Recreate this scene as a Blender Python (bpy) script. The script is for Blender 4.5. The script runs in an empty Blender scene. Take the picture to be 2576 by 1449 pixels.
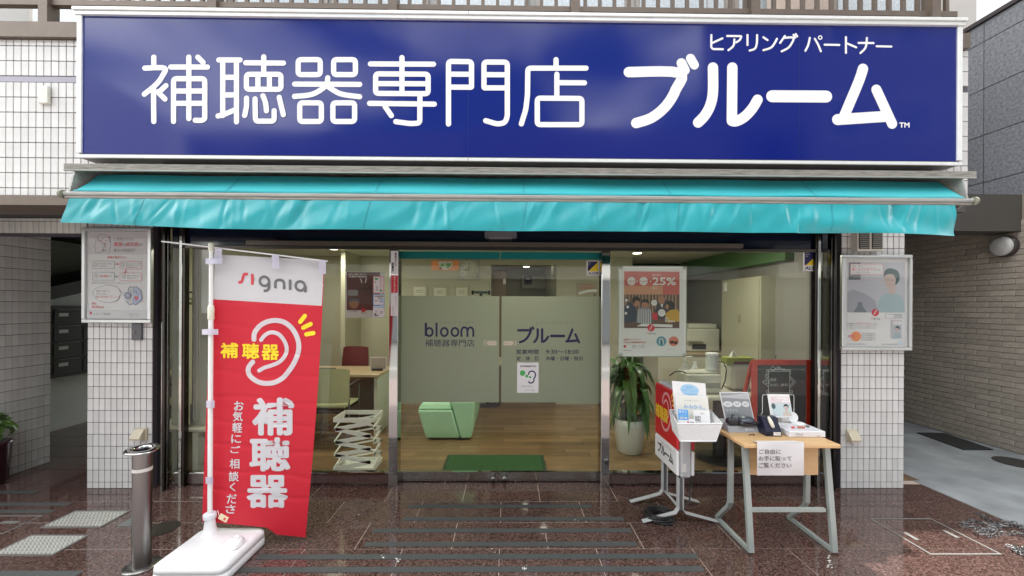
import bpy, math, random
from mathutils import Vector, Matrix
random.seed(7)
R = math.radians
SC = bpy.context.scene
COL = SC.collection
# ---------------------------------------------------------------- camera
YAW, ROLL, F, HZ, CAMH = R(-0.62), R(0.28), 1000.0, 768.0, 1.55
cam = bpy.data.cameras.new('camera'); camo = bpy.data.objects.new('camera', cam); COL.objects.link(camo)
cam.sensor_width = 36.0; cam.lens = 36.0*F/2576.0; cam.shift_y = (HZ-724.5)/2576.0
cam.clip_start = 0.05; cam.clip_end = 600
CM = Matrix.Rotation(YAW, 4, 'Z') @ Matrix.Rotation(R(90), 4, 'X') @ Matrix.Rotation(ROLL, 4, 'Z')
camo.matrix_world = Matrix.Translation((0, 0, CAMH)) @ CM
SC.camera = camo
# ---------------------------------------------------------------- world and sun
W = bpy.data.worlds.new('World'); SC.world = W; W.use_nodes = True
nt = W.node_tree; nt.nodes.clear()
SUN_EL, SUN_AZ = R(57), R(48)          # the sun stands behind the building: the shop front is in shade
sky = nt.nodes.new('ShaderNodeTexSky'); sky.sky_type = 'NISHITA'; sky.sun_disc = False
sky.sun_elevation = SUN_EL; sky.sun_rotation = SUN_AZ; sky.dust_density = 2.0
tc = nt.nodes.new('ShaderNodeTexCoord'); mp = nt.nodes.new('ShaderNodeMapping'); mp.inputs['Scale'].default_value = (1, 1, 2.6)
nz = nt.nodes.new('ShaderNodeTexNoise'); nz.inputs['Scale'].default_value = 2.1; nz.inputs['Detail'].default_value = 7
cr = nt.nodes.new('ShaderNodeValToRGB'); cr.color_ramp.elements[0].position = 0.40; cr.color_ramp.elements[1].position = 0.62
mx = nt.nodes.new('ShaderNodeMix'); mx.data_type = 'RGBA'; mx.inputs[7].default_value = (25, 25, 24.4, 1)
bg = nt.nodes.new('ShaderNodeBackground'); bg.inputs['Strength'].default_value = 0.12
wo = nt.nodes.new('ShaderNodeOutputWorld')
L = nt.links.new
L(tc.outputs['Generated'], mp.inputs['Vector']); L(mp.outputs[0], nz.inputs['Vector']); L(nz.outputs['Fac'], cr.inputs['Fac'])
L(cr.outputs['Color'], mx.inputs[0]); L(sky.outputs['Color'], mx.inputs[6]); L(mx.outputs[2], bg.inputs['Color']); L(bg.outputs[0], wo.inputs['Surface'])
sl = bpy.data.lights.new('sun', 'SUN'); so = bpy.data.objects.new('sun', sl); COL.objects.link(so)
sl.energy = 3.4; sl.angle = R(0.5); sl.color = (1.0, 0.95, 0.88)
sd = Vector((math.sin(SUN_AZ)*math.cos(SUN_EL), math.cos(SUN_AZ)*math.cos(SUN_EL), math.sin(SUN_EL)))
so.rotation_euler = sd.to_track_quat('Z', 'Y').to_euler()
vs = SC.view_settings; vs.view_transform = 'Standard'; vs.look = 'None'; vs.gamma = 1; vs.use_curve_mapping = False
vs.exposure = 1.05
SC.render.engine = 'CYCLES'
cy = SC.cycles; cy.use_denoising = True; cy.max_bounces = 9; cy.transparent_max_bounces = 24; cy.sample_clamp_indirect = 6
cy.glossy_bounces = 5; cy.diffuse_bounces = 4; cy.caustics_reflective = False; cy.caustics_refractive = False

# ---------------------------------------------------------------- measuring helpers (photo measured at 2576 px width)
def ray(u, v): return CM.to_3x3() @ Vector(((u-1288)/F, (HZ-v)/F, -1))
def at(u, v, Y):
    d = ray(u, v); return Vector((0, 0, CAMH)) + d*(Y/d.y)
def gd(u, v, Z=0.0):
    d = ray(u, v); return Vector((0, 0, CAMH)) + d*((Z-CAMH)/d.z)
# ---------------------------------------------------------------- materials
MATS = {}
def mat(name, col, rough=0.5, metal=0.0, spec=0.5, nscale=0, namt=0.0, bump=0.0, bscale=60, coat=0.0, emit=0.0, rvar=0.0, objvar=0.0, stretch=None, trans=0.0, sub=0.0):
    if name in MATS: return MATS[name]
    m = bpy.data.materials.new(name); m.use_nodes = True; n = m.node_tree; b = n.nodes['Principled BSDF']
    lk = n.links.new
    b.inputs['Base Color'].default_value = (*col, 1); b.inputs['Roughness'].default_value = rough
    b.inputs['Metallic'].default_value = metal; b.inputs['Specular IOR Level'].default_value = spec
    b.inputs['Coat Weight'].default_value = coat; b.inputs['Coat Roughness'].default_value = 0.08
    if emit: b.inputs['Emission Color'].default_value = (*col, 1); b.inputs['Emission Strength'].default_value = emit
    tcn = n.nodes.new('ShaderNodeTexCoord'); vec = tcn.outputs['Object']
    if stretch:
        mpn = n.nodes.new('ShaderNodeMapping'); mpn.inputs['Scale'].default_value = stretch; lk(vec, mpn.inputs['Vector']); vec = mpn.outputs[0]
    if nscale and (namt or rvar):
        t = n.nodes.new('ShaderNodeTexNoise'); t.inputs['Scale'].default_value = nscale; t.inputs['Detail'].default_value = 6; lk(vec, t.inputs['Vector'])
        if namt:
            r = n.nodes.new('ShaderNodeMapRange'); r.inputs['From Min'].default_value = .25; r.inputs['From Max'].default_value = .75
            r.inputs['To Min'].default_value = 1-namt; r.inputs['To Max'].default_value = 1+namt; lk(t.outputs['Fac'], r.inputs['Value'])
            h = n.nodes.new('ShaderNodeHueSaturation'); h.inputs['Color'].default_value = (*col, 1); lk(r.outputs[0], h.inputs['Value'])
            out = h.outputs['Color']
            if objvar:
                oi = n.nodes.new('ShaderNodeObjectInfo'); r2 = n.nodes.new('ShaderNodeMapRange'); r2.inputs['To Min'].default_value = 1-objvar; r2.inputs['To Max'].default_value = 1+objvar
                lk(oi.outputs['Random'], r2.inputs['Value']); h2 = n.nodes.new('ShaderNodeHueSaturation'); lk(out, h2.inputs['Color']); lk(r2.outputs[0], h2.inputs['Value']); out = h2.outputs['Color']
            lk(out, b.inputs['Base Color'])
        if rvar:
            r = n.nodes.new('ShaderNodeMapRange'); r.inputs['From Min'].default_value = .3; r.inputs['From Max'].default_value = .7
            r.inputs['To Min'].default_value = max(0, rough-rvar); r.inputs['To Max'].default_value = rough+rvar
            lk(t.outputs['Fac'], r.inputs['Value']); lk(r.outputs[0], b.inputs['Roughness'])
    if bump:
        t2 = n.nodes.new('ShaderNodeTexNoise'); t2.inputs['Scale'].default_value = bscale; t2.inputs['Detail'].default_value = 4; lk(vec, t2.inputs['Vector'])
        bn = n.nodes.new('ShaderNodeBump'); bn.inputs['Strength'].default_value = bump; bn.inputs['Distance'].default_value = 0.01
        lk(t2.outputs['Fac'], bn.inputs['Height']); lk(bn.outputs[0], b.inputs['Normal'])
    if trans:
        ts = n.nodes.new('ShaderNodeBsdfTranslucent'); ts.inputs['Color'].default_value = (*col, 1)
        ms = n.nodes.new('ShaderNodeMixShader'); ms.inputs[0].default_value = trans
        lk(b.outputs[0], ms.inputs[1]); lk(ts.outputs[0], ms.inputs[2]); lk(ms.outputs[0], n.nodes['Material Output'].inputs['Surface'])
    MATS[name] = m; return m
def glass_mat(name, tint, refl=1.0, ior=1.5, rough=0.0):
    if name in MATS: return MATS[name]
    m = bpy.data.materials.new(name); m.use_nodes = True; n = m.node_tree; n.nodes.clear(); lk = n.links.new
    t = n.nodes.new('ShaderNodeBsdfTransparent'); t.inputs[0].default_value = (*tint, 1)
    g = n.nodes.new('ShaderNodeBsdfGlossy'); g.inputs['Roughness'].default_value = rough; g.inputs[0].default_value = (refl, refl, refl, 1)
    f = n.nodes.new('ShaderNodeFresnel'); f.inputs[0].default_value = ior; ge = n.nodes.new('ShaderNodeNewGeometry')
    iv = n.nodes.new('ShaderNodeMath'); iv.operation = 'SUBTRACT'; iv.inputs[0].default_value = 1; lk(ge.outputs['Backfacing'], iv.inputs[1])
    mu = n.nodes.new('ShaderNodeMath'); mu.operation = 'MULTIPLY'; lk(f.outputs[0], mu.inputs[0]); lk(iv.outputs[0], mu.inputs[1])
    x = n.nodes.new('ShaderNodeMixShader'); o = n.nodes.new('ShaderNodeOutputMaterial')
    lk(mu.outputs[0], x.inputs[0]); lk(t.outputs[0], x.inputs[1]); lk(g.outputs[0], x.inputs[2]); lk(x.outputs[0], o.inputs[0])
    MATS[name] = m; return m
def film_mat():
    m = bpy.data.materials.new('frosted film'); m.use_nodes = True; n = m.node_tree; n.nodes.clear(); lk = n.links.new
    d = n.nodes.new('ShaderNodeBsdfDiffuse'); d.inputs[0].default_value = (.36, .385, .32, 1)
    s = n.nodes.new('ShaderNodeBsdfTranslucent'); s.inputs[0].default_value = (.68, .72, .61, 1)
    t = n.nodes.new('ShaderNodeBsdfTransparent'); t.inputs[0].default_value = (.8, .85, .75, 1)
    a = n.nodes.new('ShaderNodeMixShader'); a.inputs[0].default_value = .5
    b = n.nodes.new('ShaderNodeMixShader'); b.inputs[0].default_value = .06; o = n.nodes.new('ShaderNodeOutputMaterial')
    lk(d.outputs[0], a.inputs[1]); lk(s.outputs[0], a.inputs[2]); lk(a.outputs[0], b.inputs[1]); lk(t.outputs[0], b.inputs[2]); lk(b.outputs[0], o.inputs[0])
    return m
def granite_mat(name, c1, c2, c3, rough):
    m = bpy.data.materials.new(name); m.use_nodes = True; n = m.node_tree; b = n.nodes['Principled BSDF']; lk = n.links.new
    ge = n.nodes.new('ShaderNodeNewGeometry')
    v = n.nodes.new('ShaderNodeTexVoronoi'); v.inputs['Scale'].default_value = 150; lk(ge.outputs['Position'], v.inputs['Vector'])
    v2 = n.nodes.new('ShaderNodeTexNoise'); v2.inputs['Scale'].default_value = 62; v2.inputs['Detail'].default_value = 5; lk(ge.outputs['Position'], v2.inputs['Vector'])
    v3 = n.nodes.new('ShaderNodeTexNoise'); v3.inputs['Scale'].default_value = 1.7; v3.inputs['Detail'].default_value = 5; lk(ge.outputs['Position'], v3.inputs['Vector'])
    sp = n.nodes.new('ShaderNodeSeparateColor'); lk(v.outputs['Color'], sp.inputs[0])
    ad = n.nodes.new('ShaderNodeMath'); ad.operation = 'MULTIPLY_ADD'; ad.inputs[1].default_value = .55; lk(sp.outputs[0], ad.inputs[0])
    sb = n.nodes.new('ShaderNodeMath'); sb.operation = 'SUBTRACT'; sb.inputs[1].default_value = .27; lk(v2.outputs['Fac'], sb.inputs[0]); lk(sb.outputs[0], ad.inputs[2])
    c = n.nodes.new('ShaderNodeValToRGB'); e = c.color_ramp.elements
    e[0].position = .28; e[0].color = (*c1, 1); e[1].position = .78; e[1].color = (*c3, 1); k = e.new(.5); k.color = (*c2, 1)
    lk(ad.outputs[0], c.inputs['Fac'])
    oi = n.nodes.new('ShaderNodeObjectInfo'); r2 = n.nodes.new('ShaderNodeMapRange'); r2.inputs['To Min'].default_value = .88; r2.inputs['To Max'].default_value = 1.12
    lk(oi.outputs['Random'], r2.inputs['Value']); h = n.nodes.new('ShaderNodeHueSaturation'); lk(c.outputs[0], h.inputs['Color']); lk(r2.outputs[0], h.inputs['Value'])
    lk(h.outputs[0], b.inputs['Base Color'])
    r = n.nodes.new('ShaderNodeMapRange'); r.inputs['From Min'].default_value = .3; r.inputs['From Max'].default_value = .7; r.inputs['To Min'].default_value = rough*.55; r.inputs['To Max'].default_value = rough*1.6
    lk(v3.outputs['Fac'], r.inputs['Value']); lk(r.outputs[0], b.inputs['Roughness'])
    b.inputs['Specular IOR Level'].default_value = .75
    MATS[name] = m; return m
# ---------------------------------------------------------------- objects
def thing(name, label, cat, loc=(0, 0, 0), group=None):
    o = bpy.data.objects.new(name, None); COL.objects.link(o); o.location = loc; o.empty_display_size = .1
    o['label'] = label; o['category'] = cat
    if group: o['group'] = group
    return o
def tag(o, label, cat, group=None):
    o['label'] = label; o['category'] = cat
    if group: o['group'] = group
    return o
def rootloc(p):
    v = Vector((0, 0, 0))
    while p is not None: v = v + Vector(p.location); p = p.parent
    return v
def link(name, me, m, parent=None, label=None, kind=None):
    o = bpy.data.objects.new(name, me); COL.objects.link(o)
    if m is not None and len(me.materials) == 0:
        for mm in (m if isinstance(m, (list, tuple)) else [m]): me.materials.append(mm)
    if parent is not None: o.parent = parent
    if label: o['label'] = label
    if kind: o['kind'] = kind
    return o
class MB:
    def __init__(s): s.v = []; s.f = []; s.m = []; s.sm = []
    def add(s, vs, fs, mi=0, smooth=False):
        k = len(s.v); s.v += [tuple(x) for x in vs]
        for f in fs: s.f.append([k+i for i in f]); s.m.append(mi); s.sm.append(smooth)
        return s
    def box(s, x0, y0, z0, x1, y1, z1, mi=0, bev=0.0, M=None):
        x0, x1 = sorted((x0, x1)); y0, y1 = sorted((y0, y1)); z0, z1 = sorted((z0, z1))
        if bev <= 0:
            vs = [(x0,y0,z0),(x1,y0,z0),(x1,y1,z0),(x0,y1,z0),(x0,y0,z1),(x1,y0,z1),(x1,y1,z1),(x0,y1,z1)]
            fs = [(0,3,2,1),(4,5,6,7),(0,1,5,4),(1,2,6,5),(2,3,7,6),(3,0,4,7)]
        else:
            b = min(bev, (x1-x0)*.49, (y1-y0)*.49, (z1-z0)*.49)
            vs = []; idx = {}
            for sx in (0,1):
                for sy in (0,1):
                    for sz in (0,1):
                        X, Y, Z = (x1 if sx else x0), (y1 if sy else y0), (z1 if sz else z0)
                        dx, dy, dz = (-b if sx else b), (-b if sy else b), (-b if sz else b)
                        for a, p in (('x',(X,Y+dy,Z+dz)),('y',(X+dx,Y,Z+dz)),('z',(X+dx,Y+dy,Z))):
                            idx[(sx,sy,sz,a)] = len(vs); vs.append(p)
            I = idx; fs = []
            for q in (0,1):
                fs.append([I[(q,0,0,'x')],I[(q,1,0,'x')],I[(q,1,1,'x')],I[(q,0,1,'x')]][::(1 if q else -1)])
                fs.append([I[(0,q,0,'y')],I[(1,q,0,'y')],I[(1,q,1,'y')],I[(0,q,1,'y')]][::(-1 if q else 1)])
                fs.append([I[(0,0,q,'z')],I[(1,0,q,'z')],I[(1,1,q,'z')],I[(0,1,q,'z')]][::(1 if q else -1)])
            for a in (0,1):
                for c in (0,1):
                    fs.append([I[(0,a,c,'y')],I[(1,a,c,'y')],I[(1,a,c,'z')],I[(0,a,c,'z')]])
                    fs.append([I[(a,0,c,'x')],I[(a,1,c,'x')],I[(a,1,c,'z')],I[(a,0,c,'z')]])
                    fs.append([I[(a,c,0,'x')],I[(a,c,1,'x')],I[(a,c,1,'y')],I[(a,c,0,'y')]])
            for k in [(a,c,d) for a in (0,1) for c in (0,1) for d in (0,1)]: fs.append([I[(*k,'x')],I[(*k,'y')],I[(*k,'z')]])
        if M is not None: vs = [M @ Vector(p) for p in vs]
        return s.add(vs, fs, mi)
    def tube(s, pts, r, n=8, mi=0, closed=False, flat=None):
        pts = [Vector(p) for p in pts]; N = len(pts); vs = []; fs = []; prev = None
        for i, p in enumerate(pts):
            a = pts[(i-1) % N] if (i > 0 or closed) else p; b = pts[(i+1) % N] if (i < N-1 or closed) else p
            t = (b-a).normalized()
            if prev is None: up = Vector((0,0,1)) if abs(t.z) < .9 else Vector((1,0,0)); x = t.cross(up).normalized()
            else: x = (prev - t*prev.dot(t)).normalized()
            prev = x; y = t.cross(x); rr = r[i] if isinstance(r, (list, tuple)) else r
            for k in range(n):
                an = 2*math.pi*k/n
                vs.append(p + x*math.cos(an)*rr + y*math.sin(an)*rr*(flat or 1))
        M = N if closed else N-1
        for i in range(M):
            for k in range(n):
                a = i*n+k; b = i*n+(k+1) % n; c = ((i+1) % N)*n+(k+1) % n; d = ((i+1) % N)*n+k
                fs.append((a,b,c,d))
        s.add(vs, fs, mi, n > 5)
        if not closed: s.add(vs[:n], [tuple(range(n))[::-1]], mi); s.add(vs[-n:], [tuple(range(n))], mi)
        return s
    def bar(s, pts, w, h, up=(0,0,1), mi=0):   # rectangular section along a path
        pts = [Vector(p) for p in pts]; vs = []; fs = []; N = len(pts)
        for i, p in enumerate(pts):
            t = (pts[min(i+1,N-1)]-pts[max(i-1,0)]).normalized(); x = t.cross(Vector(up)).normalized(); y = x.cross(t)
            if 0 < i < N-1:
                t1 = (p-pts[i-1]).normalized(); k = 1/max(.35, abs(t.dot(t1)))
            else: k = 1
            for a, b in ((-1,-1),(1,-1),(1,1),(-1,1)): vs.append(p + x*a*w/2 + y*b*h/2*k)
        for i in range(N-1):
            for k in range(4): fs.append((i*4+k, i*4+(k+1)%4, (i+1)*4+(k+1)%4, (i+1)*4+k))
        fs += [(3,2,1,0), tuple(range((N-1)*4, N*4))]
        return s.add(vs, fs, mi)
    def lathe(s, prof, c=(0,0,0), n=24, mi=0, M=None, smooth=True):
        vs = []; fs = []; c = Vector(c)
        for (r, z) in prof:
            for k in range(n):
                a = 2*math.pi*k/n; vs.append(Vector((r*math.cos(a), r*math.sin(a), z)))
        if M is not None: vs = [M @ v for v in vs]
        vs = [v + c for v in vs]
        for i in range(len(prof)-1):
            for k in range(n): fs.append((i*n+k, i*n+(k+1)%n, (i+1)*n+(k+1)%n, (i+1)*n+k))
        s.add(vs, fs, mi, smooth)
        s.add(vs[:n], [tuple(range(n))[::-1]], mi); s.add(vs[-n:], [tuple(range(n))], mi)
        return s
    def prism(s, poly, axis, a, b, mi=0):
        n = len(poly)
        def P(p, t): return {'x': (t,p[0],p[1]), 'y': (p[0],t,p[1]), 'z': (p[0],p[1],t)}[axis]
        vs = [P(p, a) for p in poly] + [P(p, b) for p in poly]
        fs = [tuple(range(n)), tuple(range(2*n-1, n-1, -1))] + [(i, i+n, (i+1)%n+n, (i+1)%n) for i in range(n)]
        return s.add(vs, fs, mi)
    def grid(s, fn, nu, nv, mi=0, smooth=True):
        vs = [fn(i/nu, j/nv) for j in range(nv+1) for i in range(nu+1)]
        fs = [(j*(nu+1)+i, j*(nu+1)+i+1, (j+1)*(nu+1)+i+1, (j+1)*(nu+1)+i) for j in range(nv) for i in range(nu)]
        return s.add(vs, fs, mi, smooth)
    def mesh(s, name, off=Vector((0,0,0))):
        me = bpy.data.meshes.new(name)
        me.from_pydata([(x-off[0], y-off[1], z-off[2]) for x, y, z in s.v], [], s.f)
        for p, k, q in zip(me.polygons, s.m, s.sm): p.material_index = k; p.use_smooth = q
        me.update(); return me
    def build(s, name, m, parent=None, label=None, kind=None, fix=True):
        me = s.mesh(name, rootloc(parent))
        if fix:
            import bmesh
            bm = bmesh.new(); bm.from_mesh(me); bmesh.ops.recalc_face_normals(bm, faces=bm.faces); bm.to_mesh(me); bm.free()
        return link(name, me, m, parent, label, kind)
def sheet(name, poly, m, parent=None, kind=None): return MB().add(poly, [tuple(range(len(poly)))]).build(name, m, parent, kind=kind, fix=False)
def struct(name, mb, m): return mb.build(name, m, kind='structure')
# ---------------------------------------------------------------- flat print: shapes and lettering on a surface
_TX = {}
def text_mesh(s, bold=0.0):
    k = (s, bold)
    if k not in _TX:
        c = bpy.data.curves.new('t', 'FONT'); c.body = s; c.size = 1; c.resolution_u = 2
        o = bpy.data.objects.new('t', c); COL.objects.link(o); bpy.context.view_layer.update()
        me = o.evaluated_get(bpy.context.evaluated_depsgraph_get()).to_mesh()
        vs = [(v.co.x, v.co.y) for v in me.vertices]; fs = [tuple(p.vertices) for p in me.polygons]
        if bold:      # heavier weight: shifted copies of each glyph
            v0, f0 = vs, fs; vs = []; fs = []; n = len(v0)
            for q in range(8):
                a = q*math.pi/4; vs += [(x+bold*math.cos(a), y+bold*math.sin(a)) for x, y in v0]; fs += [tuple(i+q*n for i in f) for f in f0]
        bpy.data.objects.remove(o); bpy.data.curves.remove(c)
        xs = [v[0] for v in vs] or [0]; ys = [v[1] for v in vs] or [0]
        _TX[k] = (vs, fs, min(xs), max(xs), min(ys), max(ys))
    return _TX[k]
def catmull(p, n=5):
    o = []; q = [p[0]] + list(p) + [p[-1]]
    for i in range(1, len(q)-2):
        for k in range(n):
            t = k/n; a, b, c, d = q[i-1], q[i], q[i+1], q[i+2]
            o.append(tuple(.5*((2*b[j])+(-a[j]+c[j])*t+(2*a[j]-5*b[j]+4*c[j]-d[j])*t*t+(-a[j]+3*b[j]-3*c[j]+d[j])*t**3) for j in (0,1)))
    o.append(tuple(p[-1])); return o
def fillet(p, r, closed):
    o = []; N = len(p)
    for i in range(N):
        if not closed and i in (0, N-1): o.append(p[i]); continue
        a, b, c = Vector(p[i-1]), Vector(p[i]), Vector(p[(i+1) % N])
        la, lc = (a-b).length, (c-b).length; k = min(r, la*.48, lc*.48)
        s, e = b+(a-b)*(k/la), b+(c-b)*(k/lc)
        for t in (0, .25, .5, .75, 1): o.append(tuple(s*(1-t)**2 + b*2*t*(1-t) + e*t*t))
    return o
class Draw:
    """2-D shapes (x right, y down) laid on a surface by fn(x, y, lift)."""
    def __init__(s, fn, base=.0012, step=.00016): s.fn = fn; s.base = base; s.step = step; s.k = 0; s.L = {'artwork': MB(), 'lettering': MB()}; s.mats = {'artwork': [], 'lettering': []}
    def _put(s, vs, fs, m, layer='artwork', T=None, bold=0):
        if T: vs = [T(x, y) for x, y in vs]
        lift = s.base + s.step*s.k; s.k += 1
        ml = s.mats[layer]
        if m not in ml: ml.append(m)
        nb = 8 if bold else 1; nv = max(1, len(vs)//nb)
        s.L[layer].add([s.fn(x, y, lift+s.step*.6*(i//nv)) for i, (x, y) in enumerate(vs)], fs, ml.index(m))
        if bold: s.k += 4
    def new(s, parent, name='letter'):       # close the shapes drawn so far as one part
        if s.L['lettering'].v: s.L['lettering'].build(name, s.mats['lettering'], parent, fix=False)
        s.L['lettering'] = MB(); s.mats['lettering'] = []; s.k = 0
    def rect(s, x0, y0, x1, y1, m, r=0, T=None):
        if r:
            p = fillet([(x0,y0),(x1,y0),(x1,y1),(x0,y1)], r, True); s._put(p, [tuple(range(len(p)))[::-1]], m, T=T)
        else: s._put([(x0,y0),(x1,y0),(x1,y1),(x0,y1)], [(3,2,1,0)], m, T=T)
    def poly(s, p, m, smooth=False, T=None):
        if smooth: p = catmull(list(p)+[p[0]], 4)[:-1]
        s._put(p, [tuple(range(len(p)))[::-1]], m, T=T)
    def disc(s, x, y, r, m, ry=None, n=28, T=None):
        s._put([(x+r*math.cos(2*math.pi*k/n), y+(ry or r)*math.sin(2*math.pi*k/n)) for k in range(n)], [tuple(range(n))[::-1]], m, T=T)
    def stroke(s, p, w, m, smooth=False, closed=False, cap=True, fr=.62, layer='lettering', T=None):
        p = catmull(p) if smooth else fillet(p, w*fr, closed) if len(p) > 2 else p
        q = [p[0]]
        for a in p[1:]:
            if (Vector(a)-Vector(q[-1])).length > w*.02: q.append(a)
        if closed and (Vector(q[0])-Vector(q[-1])).length < w*.02: q.pop()
        p = [Vector(a) for a in q]; N = len(p); vs = []; fs = []
        for i in range(N):
            a = p[i-1] if (i or closed) else p[i]; b = p[(i+1) % N] if (i < N-1 or closed) else p[i]
            t = (b-a).normalized(); nn = Vector((-t.y, t.x)); k = 1.0
            if (i or closed) and (i < N-1 or closed):
                t1 = (p[i]-a).normalized(); k = 1/max(.6, abs(t.dot(t1)))
            vs += [tuple(p[i]+nn*w/2*k), tuple(p[i]-nn*w/2*k)]
        for i in range(N if closed else N-1):
            j = (i+1) % N; fs.append((2*i, 2*i+1, 2*j+1, 2*j)[::-1])
        if cap and not closed:
            for e, d in ((0, p[0]-p[1]), (N-1, p[-1]-p[-2])):
                a0 = math.atan2(d.y, d.x); k0 = len(vs)
                vs += [(p[e].x+w/2*math.cos(a0+x), p[e].y+w/2*math.sin(a0+x)) for x in [math.pi*(q/8-.5) for q in range(9)]]
                fs.append(tuple(range(k0, k0+9))[::-1])
        s._put(vs, fs, m, layer, T)
    def text(s, t, x, y, h, m, w=None, bold=0.0, anchor='l', vertical=False, T=None, shear=0):
        """x, y = top left of the ink box; h = ink height (None keeps em by w); w = ink width."""
        if vertical:
            ch = list(t); n = len(ch); p = h/n
            for i, c in enumerate(ch):
                if c.strip():
                    vs, fs, a, b, lo, hi = text_mesh(c, bold); em = p*.98
                    s._put([(x+w/2+(px-.5)*em*(w/em if w < em*.99 else 1), y+p*(i+.5)-(py-.38)*em) for px, py in vs], fs, m, 'lettering', T, bold)
            return
        vs, fs, a, b, lo, hi = text_mesh(t, bold)
        if b-a < 1e-6: return
        sy = h/(hi-lo); sx = (w/(b-a)) if w else sy
        ww = (b-a)*sx; ox = x - (ww/2 if anchor == 'c' else ww if anchor == 'r' else 0)
        s._put([(ox+(px-a)*sx+shear*(py-lo)*sy, y+h-(py-lo)*sy) for px, py in vs], fs, m, 'lettering', T, bold)
    def build(s, parent, names=('artwork', 'lettering')):
        out = []
        for key, nm in zip(('artwork', 'lettering'), names):
            if s.L[key].v: out.append(s.L[key].build(nm, s.mats[key], parent, fix=False))
        return out
def panel_fn(P0, PX, PY, x0, y0, x1, y1):
    """local rectangle (x0,y0)-(x1,y1) to the world rectangle with top-left P0, top-right PX, bottom-left PY."""
    P0, PX, PY = Vector(P0), Vector(PX), Vector(PY); ex, ey = PX-P0, PY-P0; n = ey.cross(ex).normalized()
    return lambda x, y, l: P0 + ex*((x-x0)/(x1-x0)) + ey*((y-y0)/(y1-y0)) + n*l
def tiles(parent, O, eu, ev, nu, nv, pu, pv, m, gap=.005, th=.006, skip=None, tilt=.0025, name='tile', v0=0.0, rows=None, shared=[{}]):
    """a field of separate tiles; O = lower left corner, eu / ev unit vectors, normal eu x ev"""
    O, eu, ev = Vector(O), Vector(eu), Vector(ev); nn = eu.cross(ev); off = rootloc(parent)
    z = v0
    heights = rows or [pv]*nv
    for j, hh in enumerate(heights):
        for i in range(nu):
            if skip and skip(i, j): continue
            w, h = pu-gap, hh-gap; key = (round(w,4), round(h,4), m.name, th)
            if key not in shared[0]:
                mb = MB().box(-w/2, -h/2, -.004, w/2, h/2, th, bev=.0015); me = mb.mesh(name); me.materials.append(m); shared[0][key] = me
            o = bpy.data.objects.new(name, shared[0][key]); COL.objects.link(o); o.parent = parent
            c = O + eu*(pu*(i+.5)) + ev*(z+hh/2) - off
            Mx = Matrix((eu, ev, nn)).transposed().to_4x4()
            o.matrix_local = Matrix.Translation(c) @ Mx @ Matrix.Rotation(random.gauss(0, tilt), 4, 'X') @ Matrix.Rotation(random.gauss(0, tilt), 4, 'Y')
        z += hh
# ================================================================ materials of the place
M_tile = mat('white glazed tile', (.66, .66, .645), .22, nscale=9, namt=.06, objvar=.06, spec=.6, bump=.06, bscale=25)
M_tile2 = mat('shaded passage tile', (.66, .67, .62), .25, nscale=9, namt=.05, objvar=.04)
M_grout = mat('dark tile joint', (.10, .09, .11), .8)
M_bronze = mat('bronze painted steel', (.145, .112, .088), .45, metal=.3, nscale=14, namt=.1)
M_darkb = mat('dark bronze steel', (.06, .05, .05), .4, metal=.3)
M_dark = mat('near black trim', (.012, .013, .016), .25)
M_soffit = mat('dark soffit board', (.05, .05, .05), .6, nscale=3, namt=.15)
M_alu = mat('white coated aluminium', (.78, .80, .78), .3, metal=.2, nscale=20, namt=.04)
M_aluw = mat('weathered aluminium', (.32, .325, .30), .5, metal=.2, nscale=26, namt=.22, stretch=(.25, 1, 4))
M_chrome = mat('polished stainless', (.44, .44, .425), .06, metal=1)
M_brush = mat('brushed stainless', (.23, .222, .215), .30, metal=1)
M_gran = granite_mat('polished red granite', (.034, .019, .017), (.074, .041, .035), (.145, .088, .076), .07)
M_joint = mat('sandy joint', (.46, .37, .31), .8)
M_conc = mat('grey concrete paving', (.25, .265, .272), .6, nscale=3.2, namt=.32, bump=.25, bscale=60)
M_asph = mat('asphalt', (.055, .055, .057), .85, nscale=30, namt=.2, bump=.4, bscale=200)
M_glass = glass_mat('clear shop glass', (.955, .98, .945), ior=1.42)
M_film = film_mat()
M_black = mat('black plastic', (.015, .015, .016), .4)
M_white = mat('white plastic', (.78, .79, .80), .35, nscale=8, namt=.03)
M_paper = mat('white paper', (.80, .80, .80), .6)
M_red = mat('red ink', (.62, .03, .05), .5)
M_blue = mat('navy ink', (.008, .008, .075), .4)
M_yel = mat('yellow ink', (.9, .68, .02), .5)
M_gry = mat('grey ink', (.16, .16, .17), .5)
M_blk = mat('black ink', (.02, .02, .02), .5)
X3 = Vector((1, 0, 0)); Y3 = Vector((0, 1, 0)); Z3 = Vector((0, 0, 1))
FY = 3.37          # front of the pillars
GY = 3.42          # shop glass
WY = 2.68          # overhanging upper wall
# ---------------------------------------------------------------- ground
struct('ground', MB().add([(-60,-60,-.03),(60,-60,-.03),(60,60,-.03),(-60,60,-.03)], [(0,1,2,3)]), mat('light street paving', (.24,.235,.23), .8, nscale=12, namt=.15, bump=.3))
struct('pavement', MB().box(-14, -1.6, -.029, 14, 2.13, -.004), mat('pink block paving', (.34, .28, .27), .75, nscale=40, namt=.2, bump=.2))
struct('road_line', MB().box(-40, -3.1, -.029, 40, -2.95, -.024), mat('road paint', (.7, .7, .68), .6))
struct('driveway', MB().box(3.64, 2.21, -.029, 6.2, 9, -.002), M_conc)
struct('drain_strip', MB().box(-6, 2.135, -.03, 3.64, 2.205, -.001), mat('black drain rubber', (.03, .033, .035), .6, nscale=60, namt=.2))
gran = MB().box(-5.6, 2.206, -.03, 3.63, 3.52, -.003); gran.box(-5.6, 3.52, -.03, -3.0, 6.6, -.003)
paving = struct('granite_paving', gran, M_joint)
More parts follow.
